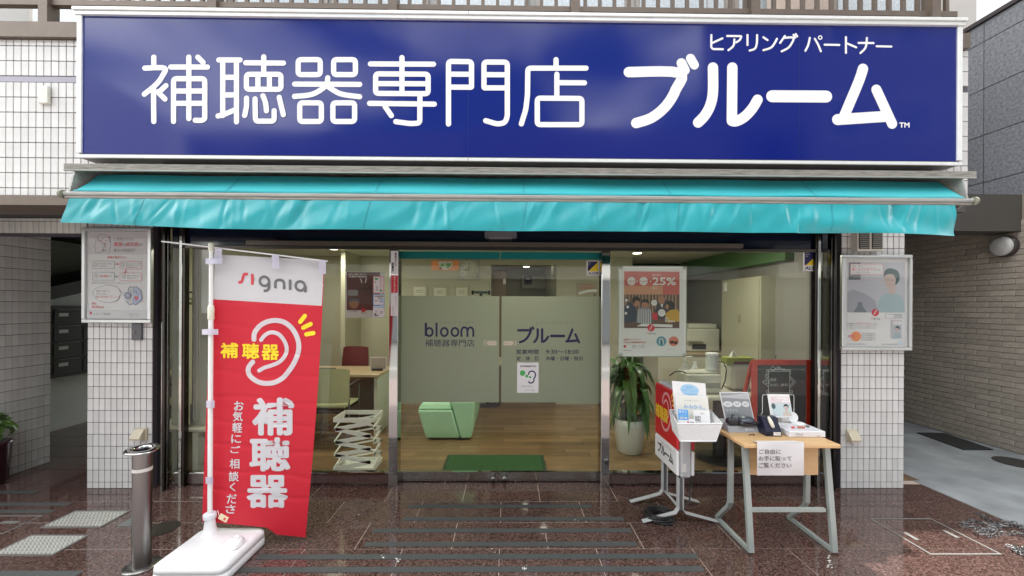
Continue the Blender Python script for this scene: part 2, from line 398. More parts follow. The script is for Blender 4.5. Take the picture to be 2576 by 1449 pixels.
def slab(x0, y0, x1, y1):
    g = .005
    if x1-x0 < .03 or y1-y0 < .03: return
    MB().box(x0+g/2, y0+g/2, -.01, x1-g/2, y1-g/2, 0.0, bev=.0008).build('granite_slab', M_gran, paving)
ys = [2.21, 2.53, 2.835, 3.14, 3.445]
for j in range(4):
    off = -.045 if j % 2 == 0 else -.35
    y0, y1 = ys[j], ys[j+1]
    k0 = -9
    for k in range(-9, 7):
        x0 = max(off+.615*k, -5.55); x1 = min(off+.615*(k+1), 3.625)
        slab(x0, y0, x1, y1)
for j in range(6):
    y0 = 3.445+.305*j
    for k in range(-9, -4):
        x0 = max((-.045 if j % 2 == 0 else -.35)+.615*k, -5.49); x1 = min((-.045 if j % 2 == 0 else -.35)+.615*(k+1), -3.0 if j == 0 else -3.53)
        slab(x0, y0, x1, y0+.305)
# slab row under the door track
for k in range(10): slab(-3.0+.615*k, 3.445, -3.0+.615*(k+1), 3.52)
# ---------------------------------------------------------------- left pillar, right pillar
def pillar(x0, x1, label):
    t = thing('tiled_pillar', label, 'pillar', ((x0+x1)/2, FY+.1, 0), 'tiled pillars of the shop front')
    MB().box(x0+.003, FY, 0, x1-.003, FY+.36, 2.26).build('core', M_grout, t)
    n = 11; p = (x1-x0)/n
    tiles(t, (x0, FY, 0), X3, Z3, n, 0, p, .1, M_tile, rows=[.052]+[.1]*22)
    return t
pillar(-3.515, -2.975, 'white tiled pillar left of the shop glass, carrying the framed brain poster')
pillar(2.85, 3.395, 'white tiled pillar right of the shop glass, carrying the framed portrait poster')
for k, (x, sx) in enumerate(((-2.975, 1), (2.85, -1))):      # mirror cladding between pillar and glass
    a, b = sorted((x, x+sx*.07))
    o = MB().box(a+.002, FY+.04, 0, b-.002, FY+.2, 2.26).build('mirror_cladding', M_chrome)
    tag(o, 'narrow mirror steel cladding beside the '+('left' if k == 0 else 'right')+' tiled pillar', 'cladding')
# side wall of the passage at the left, facing right
t = thing('passage_wall', 'white tiled side wall of the dim left passage, running back from the frame edge', 'wall', (-4.465, 3.6, 0))
MB().box(-5.6, 2.6, 0, -4.466, 3.93, 2.26).build('wall_core', M_grout, t)
tiles(t, (-4.465, 3.13, 0), Y3, Z3, 16, 0, .05, .1, M_tile, rows=[.06]+[.1]*22, gap=.005)
# lintel tiles above the passage
t = thing('passage_lintel', 'tiled lintel band above the dim left passage', 'lintel', (-4.2, FY, 2.13))
MB().box(-4.465, FY, 2.13, -3.52, FY+.16, 2.262).build('lintel_core', M_grout, t)
tiles(t, (-4.465, FY, 2.132), X3, Z3, 19, 0, .0495, .1, M_tile2, rows=[.1, .028])
# passage interior
M_pw = mat('grey green passage wall', (.58, .61, .57), .7, nscale=3, namt=.08)
struct('passage_back', MB().box(-5.62, 3.93, 0, -5.52, 9.5, 2.40), M_pw)
struct('passage_side', MB().box(-3.62, 6.7, 0, -3.53, 9.0, 2.8), M_pw)
struct('passage_ceiling', MB().box(-5.6, FY+.16, 2.31, -3.47, 6.7, 2.36), M_soffit)
t = thing('staircase', 'sloping underside of stairs seen in the left passage', 'staircase', (-5.3, 5, 1.9))
MB().prism([(4.3, 1.72), (6.3, 2.30), (6.3, 2.12), (4.3, 1.58)], 'x', -5.51, -4.9).build('stringer', mat('stair steel', (.10,.10,.10), .5), t)
MB().box(-5.51, 4.1, 1.9, -5.50, 5.4, 2.24).build('lit_wall_patch', mat('lit wall tone', (.62,.66,.60), .6), t)  # paler sheet colours in the lit patch of wall above the stairs
# mailboxes
t = thing('mailbox_bank', 'bank of black mailboxes with white name tags on the passage wall', 'mailboxes', (-5.45, 5.0, .7))
MB().box(-5.51, 4.72, .66, -5.36, 5.75, 1.52).build('cabinet', M_black, t)
M_mbx = mat('mailbox door', (.045, .045, .045), .3)
for j in range(4):
    for i in range(3):
        d = MB().box(-5.359, 4.75+.33*i, .70+.2*j, -5.352, 5.05+.33*i, .86+.2*j, bev=.002).build('mailbox_door', M_mbx, t)
        MB().box(-5.351, 4.80+.33*i, .79+.2*j, -5.349, 4.9+.33*i, .83+.2*j).build('name_tag', mat('name tag', (.6,.6,.58), .6), d)
        MB().box(-5.351, 4.78+.33*i, .868+.2*j, -5.338, 5.02+.33*i, .874+.2*j).build('mail_slot', M_brush, d)
# ---------------------------------------------------------------- upper overhanging wall
t = thing('upper_wall', 'white tiled upper wall overhanging the shop front, behind the blue sign', 'wall', (0, WY, 2.26))
MB().box(-6.5, WY, 2.262, 3.13, WY+.25, 3.30).build('wall_core', M_grout, t)
rowz = [.052]+[.1005]*7
tiles(t, (-3.93, WY, 2.262), X3, Z3, 25, 0, .0494, .1, M_tile, rows=rowz)
MB().box(-3.93, WY-.004, 3.019, -2.7, WY+.002, 3.055).build('joint_band', mat('grey lilac joint', (.36,.36,.42), .6), t)
tiles(t, (-3.93, WY, 3.058), X3, Z3, 25, 0, .0494, .1, M_tile, rows=[.1, .1, .042])
tiles(t, (-2.695, WY, 2.262), X3, Z3, 8, 0, .0494, .1, M_tile, rows=[.052]+[.1005]*3)
tiles(t, (2.885, WY, 2.262), X3, Z3, 5, 0, .0494, .1, M_tile, rows=rowz)
tiles(t, (2.885, WY, 3.058), X3, Z3, 5, 0, .0494, .1, M_tile, rows=[.1, .1, .042])
p = at(111, 239, WY-.02)
o = MB().box(p.x-.033, WY-.03, p.z-.058, p.x+.033, WY-.007, p.z+.058, bev=.004).build('junction_plate', mat('cream cover', (.72,.72,.64), .45)); tag(o, 'small cream junction cover on the upper white tiles left of the sign', 'cover plate')
o = MB().box(-6.5, WY-.03, 2.195, -2.3, WY+.26, 2.26).build('edge_trim', M_bronze); tag(o, 'bronze edge trim under the upper tiled wall at the left', 'trim')
o = MB().box(2.3, WY-.01, 2.20, 3.11, WY+.26, 2.26).build('edge_trim', M_darkb); tag(o, 'dark edge trim under the upper wall at the right of the awning', 'trim')
struct('soffit', MB().box(-6.5, WY+.262, 2.264, 3.10, FY+.5, 2.30), M_soffit)
o = MB().box(-6.5, WY-.035, 3.30, 3.11, WY+.3, 3.40).build('balcony_beam', M_bronze); tag(o, 'bronze balcony edge beam above the tiles and behind the sign', 'beam')
# building mass above (casts the shade on the shop front)
t = thing('apartment_block', 'upper storeys behind the balcony railing above the sign', 'building', (0, 4.2, 3.4))
MB().box(-14, 3.72, 3.41, 3.8, 9.0, 6.5).build('storeys', mat('upper storey render', (.42,.41,.39), .7, nscale=4, namt=.06), t)
M_wg = mat('patterned window glass', (.52, .57, .60), .2, nscale=70, namt=.3, spec=.9)
M_wf = mat('window mullion', (.30, .27, .24), .4, metal=.3)
xs = -4.4
while xs < 3.2:
    w = MB().box(xs, 3.695, 3.42, xs+.86, 3.718, 5.3).build('window', M_wf, t)
    MB().box(xs+.04, 3.685, 3.46, xs+.82, 3.694, 5.26).build('pane', M_wg, w)
    for q in (2, 4) if int(xs*10) % 2 else (): MB().box(xs+.04+.155*q, 3.680, 3.46, xs+.046+.155*q, 3.684, 5.26).build('glazing_bar', M_wf, w)
    xs += .93
MB().box(-4.6, WY+.29, 3.402, 3.1, 3.72, 3.44).build('balcony_floor', mat('balcony slab', (.3,.3,.29), .7), t)
MB().box(2.35, 3.2, 3.43, 2.62, 3.6, 5.3).build('tiled_pier', mat('salmon tile pier', (.50,.40,.34), .6, nscale=40, namt=.15), t)
# railing
t = thing('balcony_railing', 'bronze balcony railing with upright bars above the blue sign', 'railing', (0, WY, 3.4))
rx0, rx1 = -3.9, 3.05
def railz(v, u=1288, Y=WY): return at(u, v, Y).z
zb = railz(24)
MB().box(rx0, WY-.01, zb-.015, rx1, WY+.03, zb+.02).build('bottom_rail', M_bronze, t)
MB().box(rx0, WY-.02, zb+1.0, rx1, WY+.04, zb+1.05).build('top_rail', M_bronze, t)
for u in (120, 540, 990, 1446, 1895, 2345):
    x = at(u, 20, WY).x; MB().box(x-.03, WY-.03, 3.402, x+.03, WY+.045, zb+1.0).build('post', M_bronze, t)
x = rx0+.06
posts = [at(u, 20, WY).x for u in (120, 540, 990, 1446, 1895, 2345)]
bmesh_bar = MB().box(-.011, -.011, 0, .011, .011, .98).mesh('baluster'); bmesh_bar.materials.append(M_bronze)
while x < rx1:
    if min(abs(x-q) for q in posts) > .05:
        o = bpy.data.objects.new('baluster', bmesh_bar); COL.objects.link(o); o.parent = t; o.location = Vector((x, WY+.01, zb+.021))-t.location
    x += .099
# ---------------------------------------------------------------- right: brick wall, stone building, neighbour
M_brick = mat('tan slim brick', (.44, .39, .33), .75, nscale=30, namt=.14, objvar=.12, bump=.2, bscale=80)
t = thing('brick_wall', 'tan slim-brick side wall along the driveway at the right', 'wall', (5.44, 4.5, 0))
MB().box(5.442, 3.4, 0, 5.6, 9.0, 2.75).build('mortar_bed', mat('brick mortar', (.34,.30,.255), .9), t)
bl = []
for j in range(40):
    z = .005+.062*j
    y = 3.85+(.115 if j % 2 else 0)
    while y < 8.0:
        if z < 2.45: bl.append((y, z))
        y += .235
bl.sort(key=lambda p: p[0])
bme = MB().box(-.008, -.1135, -.0275, .008, .1135, .0275, bev=.002).mesh('brick'); bme.materials.append(M_brick)
for y, z in bl[:300]:
    o = bpy.data.objects.new('brick', bme); COL.objects.link(o); o.parent = t; o.location = Vector((5.44+random.uniform(-.001,.0015), y+.115, z+.03))-t.location
far = MB()
for y, z in bl[300:]: far.box(5.432, y+.0015, z+.0025, 5.442, y+.2285, z+.0575)
far.build('brick_field', M_brick, t, kind='stuff')
# wall lamp
c = Vector((5.43, 4.27, at(2526, 620, 4.28).z))
t = thing('wall_lamp', 'round frosted bulkhead lamp high on the brick wall', 'lamp', c)
Mr = Matrix.Rotation(R(-90), 4, 'Y')
MB().lathe([(.115, 0), (.115, .05), (.11, .055)], c, 32, M=Mr).build('lamp_base', M_darkb, t)
MB().lathe([(.105, .056), (.105, .07), (.098, .084), (.07, .094), (.01, .098)], c, 32, M=Mr).build('lamp_glass', mat('frosted lamp glass', (.5,.5,.48), .35), t)
# stone-clad building overhanging the driveway
M_stone = mat('grey stone cladding', (.20, .21, .235), .5, nscale=34, namt=.4, objvar=.05)
SX = 6.04
t = thing('stone_building', 'grey stone clad building over the driveway at the right', 'building', (SX, 4.5, 2.7))
MB().box(SX+.02, 2.2, 2.80, SX+3.5, 10, 5.18).build('wall_core', mat('black stone joint', (.02,.02,.022), .7), t)
zj = [2.86, 3.14, 3.74, 4.33, 4.93, 5.18]; yj = [10, 8.6, 7.7, 6.8, 5.9, 4.99, 4.09, 3.2, 2.3]
for a, b in zip(zj, zj[1:]):
    for c2, d in zip(yj, yj[1:]): MB().box(SX, d+.005, a+.005, SX+.019, c2-.005, b-.005).build('stone_panel', M_stone, t)
MB().box(SX-.03, 2.2, 5.181, SX+3.5, 10, 5.23).build('coping', M_darkb, t)
MB().box(SX-.02, 2.2, 2.77, SX+3.4, 10, 2.855).build('fascia', mat('grey fascia', (.12,.125,.13), .5), t)
struct('driveway_ceiling', MB().prism([(4.15, 2.75), (4.15, 2.36), (4.40, 2.36), (4.85, 2.58), (9, 2.70), (9, 2.755)], 'x', 3.2, 6.8), mat('brown soffit', (.065,.060,.052), .7, nscale=3, namt=.1))
struct('driveway_end', MB().box(3.3, 9, 0, 6.8, 9.1, 2.8), mat('dark driveway end', (.10,.095,.09), .8))
o = MB().box(3.12, 3.74, 0, 3.39, 9.0, 2.66).build('side_wall', mat('shop side render', (.3,.29,.27), .7)); tag(o, 'plain side wall of the shop building along the driveway', 'wall')
t = thing('neighbour_building', 'pale rendered neighbour building behind the top right corner of the sign', 'building', (4.4, 5.6, 0))
MB().box(4.0, 6.4, 2.8, 7.62, 8.8, 8.5).build('beige_wall', mat('beige render', (.42,.39,.36), .7, nscale=5, namt=.05), t)
MB().box(7.63, 7.5, 2.8, 12, 8.8, 8.0).build('white_wall', mat('white render wall', (.75,.75,.75), .7, nscale=12, namt=.06), t)
# chrome: floor things right
mk = mat('worn metal edge', (.15,.147,.14), .55, metal=.1, nscale=40, namt=.2)
def gq(pts, Z=0): return [gd(u, v, Z) for u, v in pts]
def ring(mb, q, w, z0, z1):
    c = sum((Vector(p) for p in q), Vector())/len(q)
    for i in range(len(q)):
        a, b = Vector(q[i]), Vector(q[(i+1) % len(q)]); d = (b-a).normalized(); n = Vector((-d.y, d.x, 0))
        if n.dot(c-a) < 0: n = -n
        P = [a+d*0, b-d*0, b+n*w, a+n*w]; P[0] = a; P[1] = b-d*w*1.0
        P = [a, b-d*w, b-d*w+n*w, a+n*w]
        mb.add([(p.x,p.y,z0) for p in P]+[(p.x,p.y,z1) for p in P], [(0,1,2,3),(4,5,6,7),(0,1,5,4),(1,2,6,5),(2,3,7,6),(3,0,4,7)])
def zq(x, y): return (1565.4+x*.3527, 926.4+y*.3527)
def z7(x, y): return ((3132+x*.53)/1.5652, (1500+y*.53)/1.5652)
def z1(x, y): return (x*.3387, 958.3+y*.3387)
q = gq([z7(575,1030), z7(1010,1014), z7(1490,1280), z7(1010,1305)])
x0, x1 = (q[0].x+q[3].x)/2, (q[1].x+q[2].x)/2; y1, y0 = (q[0].y+q[1].y)/2, (q[2].y+q[3].y)/2
t = thing('access_cover', 'granite filled access cover with metal rim on the right paving', 'floor cover', (x0, y0, 0))
mb = MB(); ring(mb, [(x0,y0,0),(x1,y0,0),(x1,y1,0),(x0,y1,0)], .012, .0005, .003); mb.build('rim', mk, t)
for a, b in (((800,1130),(915,1180)), ((1110,1115),(1200,1165))):
    p1, p2 = gd(*z7(*a)), gd(*z7(*b)); m = (p1+p2)/2
    MB().box(m.x-.014, m.y-.045, .0005, m.x+.014, m.y+.045, .004, bev=.001).build('lifting_plate', mk, t)
# dark mat and manhole on the driveway
q = gq([z7(900,387), z7(1110,390), z7(1470,513), z7(1250,514)])
o = MB().add([(p.x,p.y,-.001) for p in q]+[(p.x,p.y,.008) for p in q], [(0,1,2,3),(7,6,5,4),(0,1,5,4),(1,2,6,5),(2,3,7,6),(3,0,4,7)]).build('drain_grate', mat('black grate', (.02,.02,.02), .7, nscale=80, namt=.4)); tag(o, 'long black drain grate on the concrete beside the brick wall', 'drain grate')
p = gd(*z7(1640, 607)); o = MB().lathe([(.16,-.001),(.16,.005)], (p.x, p.y, 0), 28).build('manhole_cover', mat('iron cover', (.03,.03,.03), .5)); tag(o, 'round black iron manhole cover on the driveway concrete', 'manhole cover')
# left floor covers
M_cheq = mat('chequer plate', (.30,.30,.28), .5, metal=.2, nscale=30, namt=.18)
def cover(pts, label, group=None):
    q = gq(pts); x0 = (q[0].x+q[3].x)/2; x1 = (q[1].x+q[2].x)/2; y1 = (q[0].y+q[1].y)/2; y0 = (q[2].y+q[3].y)/2
    t = thing('chequer_cover', label, 'floor cover', (x0, y0, 0), 'chequer plate covers')
    MB().box(x0, y0, .0005, x1, y1, .003).build('plate', M_cheq, t)
    mb = MB(); ring(mb, [(x0,y0,0),(x1,y0,0),(x1,y1,0),(x0,y1,0)], .01, .003, .0055); mb.build('rim', mk, t)
    mb = MB(); s = .026; i = 0; y = y0+.02
    while y < y1-.015:
        x = x0+.02+(s/2 if i % 2 else 0)
        while x < x1-.015:
            mb.box(-.008, -.0028, 0, .008, .0028, .002, M=Matrix.Translation((x, y, .003)) @ Matrix.Rotation(R(45 if i % 2 else -45), 4, 'Z')); x += s
        y += s*.62; i += 1
    mb.build('tread_lugs', mat('bright tread lugs', (.62,.62,.58), .4, metal=.2), t, kind='stuff')
cover([z1(555,960), z1(950,972), z1(745,1098), z1(335,1082)], 'silver chequer plate cover nearer the left pillar')
cover([z1(215,1140), z1(640,1155), z1(385,1306), z1(-25,1290)], 'silver chequer plate cover at the lower left, nearest the frame edge')
q = gq([z1(-250,990), z1(290,1012), z1(0,1152), z1(-560,1130)])
x0, x1 = (q[0].x+q[3].x)/2, (q[1].x+q[2].x)/2; y1, y0 = (q[0].y+q[1].y)/2, (q[2].y+q[3].y)/2
t = thing('access_cover', 'granite filled access cover with metal rim at the far left edge', 'floor cover', (x0, y0, 0))
mb = MB(); ring(mb, [(x0,y0,0),(x1,y0,0),(x1,y1,0),(x0,y1,0)], .012, .0005, .003); mb.build('rim', mk, t)
p = gd(*z1(75, 1052)); MB().box(p.x-.06, p.y-.016, .0005, p.x+.06, p.y+.016, .004, bev=.001).build('lifting_plate', mk, t)
p = gd(*z1(1210, 1095)); t = thing('manhole_cover', 'round dark manhole cover in the granite behind the bollard', 'manhole cover', (p.x, p.y, 0))
MB().lathe([(.095,0),(.095,.003)], (p.x, p.y, 0), 28).build('lid', mat('dark bronze lid', (.05,.045,.035), .35, metal=.6), t)
lug = MB()
for i in range(-4, 5):
    for j in range(-4, 5):
        if i*i+j*j < 17: lug.box(p.x+i*.018-.005, p.y+j*.018-.005, .003, p.x+i*.018+.005, p.y+j*.018+.005, .005)
lug.build('lugs', mat('lid lugs', (.09,.08,.06), .35, metal=.6), t, kind='stuff')
q = gq([z1(990,1010), z1(1120,1015), z1(1010,1085), z1(868,1082)])
o = MB().add([(p.x,p.y,.001) for p in q]+[(p.x,p.y,.004) for p in q], [(0,1,2,3),(7,6,5,4),(0,1,5,4),(1,2,6,5),(2,3,7,6),(3,0,4,7)]).build('steel_plate', mat('dull steel plate', (.22,.24,.23), .4, metal=.7)); tag(o, 'small dull steel plate in the paving just behind the bollard', 'floor cover')
# non-slip strips
M_strip = mat('anti slip tape', (.05, .057, .055), .75, nscale=200, namt=.3, bump=.3, bscale=400)
def strip(u0, u1, v, label, w=.048):
    Y = gd(1288, v).y; x0 = gd(u0, v).x; x1 = gd(u1, v).x
    o = MB().box(x0, Y-w/2, .0003, x1, Y+w/2, .0025).build('grip_strip', M_strip); tag(o, label, 'grip strip', 'grip strips on the granite')
for i, (u0, u1, v) in enumerate(((1028,1487,1274),(1015,1570,1305.6),(938,1588,1335),(918,1602,1369),(650,1755,1400.4),(590,1770,1432.7))):
    n = ['farthest black grip strip, nearest the glass door', 'second black grip strip from the glass door', 'third black grip strip from the glass door', 'fourth black grip strip from the glass door', 'black grip strip one before the nearest, beside the banner base', 'nearest black grip strip along the bottom edge'][i]
    strip(u0, u1, v, n)
a = z1(-60, 0)[0]
strip(-40, 205, 1441, 'black grip strip along the bottom edge at the left corner')
strip(a, z1(270,0)[0], z1(0,828)[1], 'short faint grip strip at the far left by the tiled side wall')
strip(a, z1(520,0)[0], z1(0,915)[1], 'grip strip at the left in front of the passage, longest of three')
strip(a, z1(400,0)[0], z1(0,968)[1], 'grip strip at the left just behind the rimmed cover')
# ---------------------------------------------------------------- street behind the viewer (seen mirrored in sign, glass and chrome)
def street_building(x0, x1, y, h, col, label, colw=(.10,.12,.15)):
    t = thing('street_building', label, 'building', ((x0+x1)/2, y-3, 0), 'buildings across the street')
    MB().box(x0, y-7, -.03, x1, y, h).build('walls', mat('render '+str(col), col, .6, nscale=20, namt=.08), t)
    n = int((x1-x0)/2.1)
    for s in range(int(h/3)):
        for k in range(n):
            xx = x0+.6+k*2.1; z = .9+3*s
            if z+1.5 < h and s > 0:
                w = MB().box(xx, y+.005, z, xx+1.3, y+.04, z+1.4).build('window', M_alu, t)
                MB().box(xx+.05, y+.041, z+.05, xx+1.25, y+.05, z+1.35).build('pane', mat('street pane', colw, .05), w)
    MB().box(x0+.4, y+.005, .1, x1-.4, y+.06, 2.5).build('street_front', mat('street shop front', (.16,.17,.18), .2), t)
    MB().box(x0+.2, y+.005, 2.6, x1-.2, y+.12, 3.15).build('fascia', mat('pale fascia '+str(col), (.62,.62,.6), .5), t)
street_building(-11.5, -1.5, -9, 7.7, (.15,.15,.145), 'low pale building across the street seen only in reflections')
street_building(-1.4, 9.4, -9, 7.9, (.12,.11,.105), 'brownish three storey building across the street seen only in reflections')
street_building(9.6, 24, -7.5, 22, (.12,.12,.12), 'tall block across the street seen only in reflections')
street_building(-34, -19, -11, 12, (.55,.55,.55), 'distant grey block across the street seen only in reflections')

# paint flecks and chips on the strips and slabs
mb = MB(); random.seed(17)
for cx_, cy_, n_ in ((1005,1409,9),(960,1403,4),(1319,1430,9),(1446,1309,2),(1240,1383,2),(2087,1398,8),(2088,1422,8),(2086,1407,5),(900,1301,2),(1176,1420,1)):
    for q in range(n_):
        p = gd(cx_+random.gauss(0,4), cy_+random.gauss(0,4)); r = random.uniform(.002,.008); a0 = random.uniform(0,6)
        mb.add([(p.x+r*random.uniform(.4,1.3)*math.cos(a0+k*1.05), p.y+r*random.uniform(.4,1.3)*math.sin(a0+k*1.05), .0032) for k in range(6)], [(0,1,2,3,4,5)])
o = mb.build('paint_flecks', mat('dried white paint', (.6,.6,.57), .6), kind='stuff', fix=False); tag(o, 'dried white paint flecks on the granite and grip strips', 'paint')
for i, (v, u0, u1) in enumerate(((478,0,0),)): pass
# ================================================================ lettering strokes
K1 = lambda x, y: (x*.39683, y*.39683)                                 # photo enlargements -> 2576 px frame
K2 = lambda x, y: ((1300+x*.6211)/1.5652, y*.39683)
K3 = lambda x, y: ((2632+x*.6211)/1.5652, y*.39683)
W33 = 33*.39683
KANJI = [  # (map, points, closed, smooth)
 (K1,[(918,432),(1042,432),(1030,480),(990,535),(915,597)],0,1),(K1,[(975,362),(975,425)],0,0),(K1,[(973,560),(975,770)],0,0),
 (K1,[(1052,543),(1010,582)],0,0),(K1,[(1000,582),(1046,628)],0,0),
 (K1,[(1082,425),(1315,425)],0,0),(K1,[(1197,362),(1197,752)],0,0),(K1,[(1254,362),(1288,396)],0,0),
 (K1,[(1100,770),(1100,499),(1298,499),(1298,755),(1275,764),(1238,762)],0,0),(K1,[(1100,577),(1297,577)],0,0),(K1,[(1100,655),(1297,655)],0,0),
 (K1,[(1387,380),(1522,380)],0,0),(K1,[(1412,385),(1412,733)],0,0),(K1,[(1499,385),(1499,772)],0,0),(K1,[(1412,490),(1499,490)],0,0),(K1,[(1412,602),(1499,602)],0,0),(K1,[(1382,735),(1415,728),(1499,692)],0,0),
 (K1,[(1558,398),(1797,400)],0,0),(K1,[(1672,360),(1672,470)],0,0),(K1,[(1562,471),(1781,471),(1781,566),(1562,566)],1,0),(K1,[(1635,471),(1635,566)],0,0),(K1,[(1708,471),(1708,566)],0,0),
 (K1,[(1563,622),(1562,675),(1551,732)],0,1),(K1,[(1617,627),(1619,768),(1738,768),(1738,702)],0,0),(K1,[(1667,607),(1683,650),(1689,702)],0,1),(K1,[(1770,617),(1796,727)],0,0),
 (K1,[(1890,378),(2030,378),(2030,473),(1890,473)],1,0),(K1,[(2115,378),(2253,378),(2253,473),(2115,473)],1,0),(K1,[(1868,533),(2280,535)],0,0),
 (K1,[(2078,493),(2063,545),(1980,597),(1867,611)],0,1),(K1,[(2078,548),(2160,595),(2280,613)],0,1),
 (K1,[(1900,652),(2037,652),(2037,770),(1900,770)],1,0),(K1,[(2110,652),(2248,652),(2248,770),(2110,770)],1,0),
 (K2,[(255,405),(655,407)],0,0),(K2,[(455,365),(455,590)],0,0),(K2,[(288,468),(621,470),(621,594),(288,592)],1,0),(K2,[(288,530),(621,531)],0,0),(K2,[(250,655),(660,660)],0,0),
 (K2,[(569,600),(568,780),(510,784),(416,771)],0,0),(K2,[(348,675),(388,733)],0,0),
 (K2,[(750,786),(750,389),(896,391),(896,540)],0,0),(K2,[(750,552),(896,553),(896,540)],0,0),(K2,[(750,470),(895,471)],0,0),
 (K2,[(1123,557),(975,557),(975,545)],0,0),(K2,[(975,545),(975,393),(1123,394),(1123,740),(1108,778),(1060,787),(986,765)],0,0),(K2,[(975,473),(1123,474)],0,0),
 (K2,[(1432,378),(1432,430)],0,0),(K2,[(1622,432),(1253,432),(1251,600),(1240,695),(1212,785)],0,0),(K2,[(1437,470),(1437,620)],0,0),(K2,[(1437,524),(1612,525)],0,0),
 (K2,[(1313,622),(1596,624),(1596,790),(1313,790)],1,0)]
KANA = [([(1893,457),(2212,462),(2190,570),(2130,670),(2040,745),(1940,780)],66,K2,1),
 ([(82,400),(104,445)],62,K3,0),([(140,370),(164,412)],58,K3,0),
 ([(282,428),(282,580),(266,665),(232,730),(188,777)],66,K3,1),([(405,428),(402,764)],66,K3,0),([(402,766),(430,768),(480,742),(530,690),(565,632)],66,K3,1),
 ([(657,610),(1000,612)],76,K3,0),([(1233,436),(1205,520),(1110,745)],66,K3,1),([(1072,758),(1372,738)],70,K3,0),([(1318,568),(1418,785)],64,K3,0)]
def bloom_kana(d, m, T=None):      # ブルーム, drawn in frame pixels, remapped by T
    for p, w, z, s in KANA:
        q = [z(*a) for a in p]
        if T: k = T[2]; q = [(T[0]+(x-1567)*k, T[1]+(y-135)*k) for x, y in q]
        else: k = 1
        d.stroke(q, w*.39683*k, m, smooth=bool(s))
SMALL = [([(272,222),(271,300),(282,311),(345,312)],0),([(342,243),(274,274)],0),([(372,228),(464,229),(452,255),(430,268)],0),([(418,250),(412,290),(380,318)],1),
 ([(501,222),(501,285)],0),([(562,222),(560,275),(548,308),(515,320)],1),([(602,236),(628,254)],0),([(602,318),(655,298),(688,246)],1),
 ([(738,228),(708,272)],0),([(735,240),(792,240),(775,285),(752,308),(718,325)],1),([(793,221),(803,238)],0),([(807,216),(816,231)],0),
 ([(896,240),(886,285),(868,322)],1),([(928,246),(950,285),(966,325)],1),([(990,283),(1083,285)],0),([(1125,235),(1125,335)],0),([(1125,272),(1190,300)],0),
 ([(1205,272),(1300,273)],0),([(1258,240),(1250,300),(1217,336)],1),([(1320,293),(1413,295)],0)]
def signia(d, x, y, w, mr, mg, T=None):     # the wordmark: x, y left/top of the s, w = full width
    k = w/565.0
    def P(p): return [(x+(a-700)*k, y+(b-358)*k) for a, b in p]
    for p, m in (([(778,367),(752,368),(742,385),(733,418),(722,436),(700,438)], mr), ([(815,362),(815,452)], mr),
                 ([(953,420),(953,470),(938,492),(908,497)], mg), ([(1003,470),(1003,432),(1012,408),(1040,399),(1066,408),(1075,432),(1075,474)], mg),
                 ([(1124,392),(1124,478)], mg), ([(1250,440),(1250,490)], mg)):
        d.stroke(P(p), 22*k, m, cap=False, smooth=len(p) > 4, T=T)
    for cx, cy in ((914,418),(1208,440)):
        d.stroke(P([(cx+38*math.cos(q*math.pi/8), cy+38*math.sin(q*math.pi/8)) for q in range(16)]), 22*k, mg, closed=True, fr=.1, T=T)
OUTER = [(828,903),(830,860),(850,822),(890,782),(945,757),(1010,749),(1075,764),(1130,805),(1170,865),(1192,935),(1188,1010),(1160,1085),(1120,1150),(1065,1215),(1000,1252),(930,1262),(865,1250),(810,1215),(783,1175),(785,1130),(818,1088)]
INNER = [(886,908),(910,876),(945,852),(985,846),(1030,862),(1065,900),(1090,950),(1094,1000),(1072,1050),(1030,1090),(970,1116),(915,1133),(870,1158)]
def ear(d, fn, k, mw, my):
    P = lambda p: [fn(*a) for a in p]
    d.stroke(P(OUTER), 40*k, mw, smooth=True); d.stroke(P(INNER), 32*k, mw, smooth=True)
    for p in ([(1243,712),(1205,760)], [(1290,778),(1230,808)], [(1255,862),(1312,852)]): d.stroke(P(p), 35*k, my)
# ================================================================ the big sign
SY = 2.57
a, b = at(199, 26, SY), at(2416, 51, SY); c, e = at(195, 396, SY), at(2418, 419, SY)
sx0, sx1 = (a.x+c.x)/2, (b.x+e.x)/2; sz1, sz0 = (a.z+b.z)/2, (c.z+e.z)/2
t = thing('shop_sign', 'long blue shop sign box with large white rounded Japanese lettering in a white frame', 'sign', ((sx0+sx1)/2, SY, sz0))
M_sblue = mat('sign blue film', (.003, .012, .165), .09, spec=.45, nscale=1.3, rvar=.04, bump=.006, bscale=1.2)
MB().box(sx0+.004, SY+.004, sz0+.004, sx1-.004, WY-.012, sz1-.004).build('sign_box', mat('sign box side', (.16,.155,.15), .5), t)
fw = .018
MB().box(sx0+.03, SY-.001, sz0+.03, sx1-.03, SY+.003, sz1-.04).build('face', M_sblue, t)
MB().box(sx0, SY-.012, sz0, sx1, SY+.003, sz0+.021, bev=.002).build('frame_bottom', M_alu, t)
MB().box(sx0, SY-.012, sz0+.033, sx0+.03, SY+.003, sz1-.042, bev=.002).build('frame_side', M_alu, t)
MB().box(sx1-.03, SY-.012, sz0+.033, sx1, SY+.003, sz1-.042, bev=.002).build('frame_side', M_alu, t)
MB().box(sx0-.01, SY-.02, sz1-.041, sx1+.01, SY+.003, sz1-.018, bev=.002).box(sx0-.015, SY-.03, sz1-.017, sx1+.015, SY+.05, sz1+.003, bev=.002).build('frame_top', M_alu, t)
for u in (1178, 2010, 1178+0):
    pass
xk = at(1178, 400, SY).x
MB().box(xk-.001, SY-.0135, sz0-.001, xk+.001, SY-.0115, sz0+.033).box(xk-.001, SY-.031, sz1-.0175, xk+.001, SY-.0295, sz1+.002).build('frame_joint', M_darkb, t)
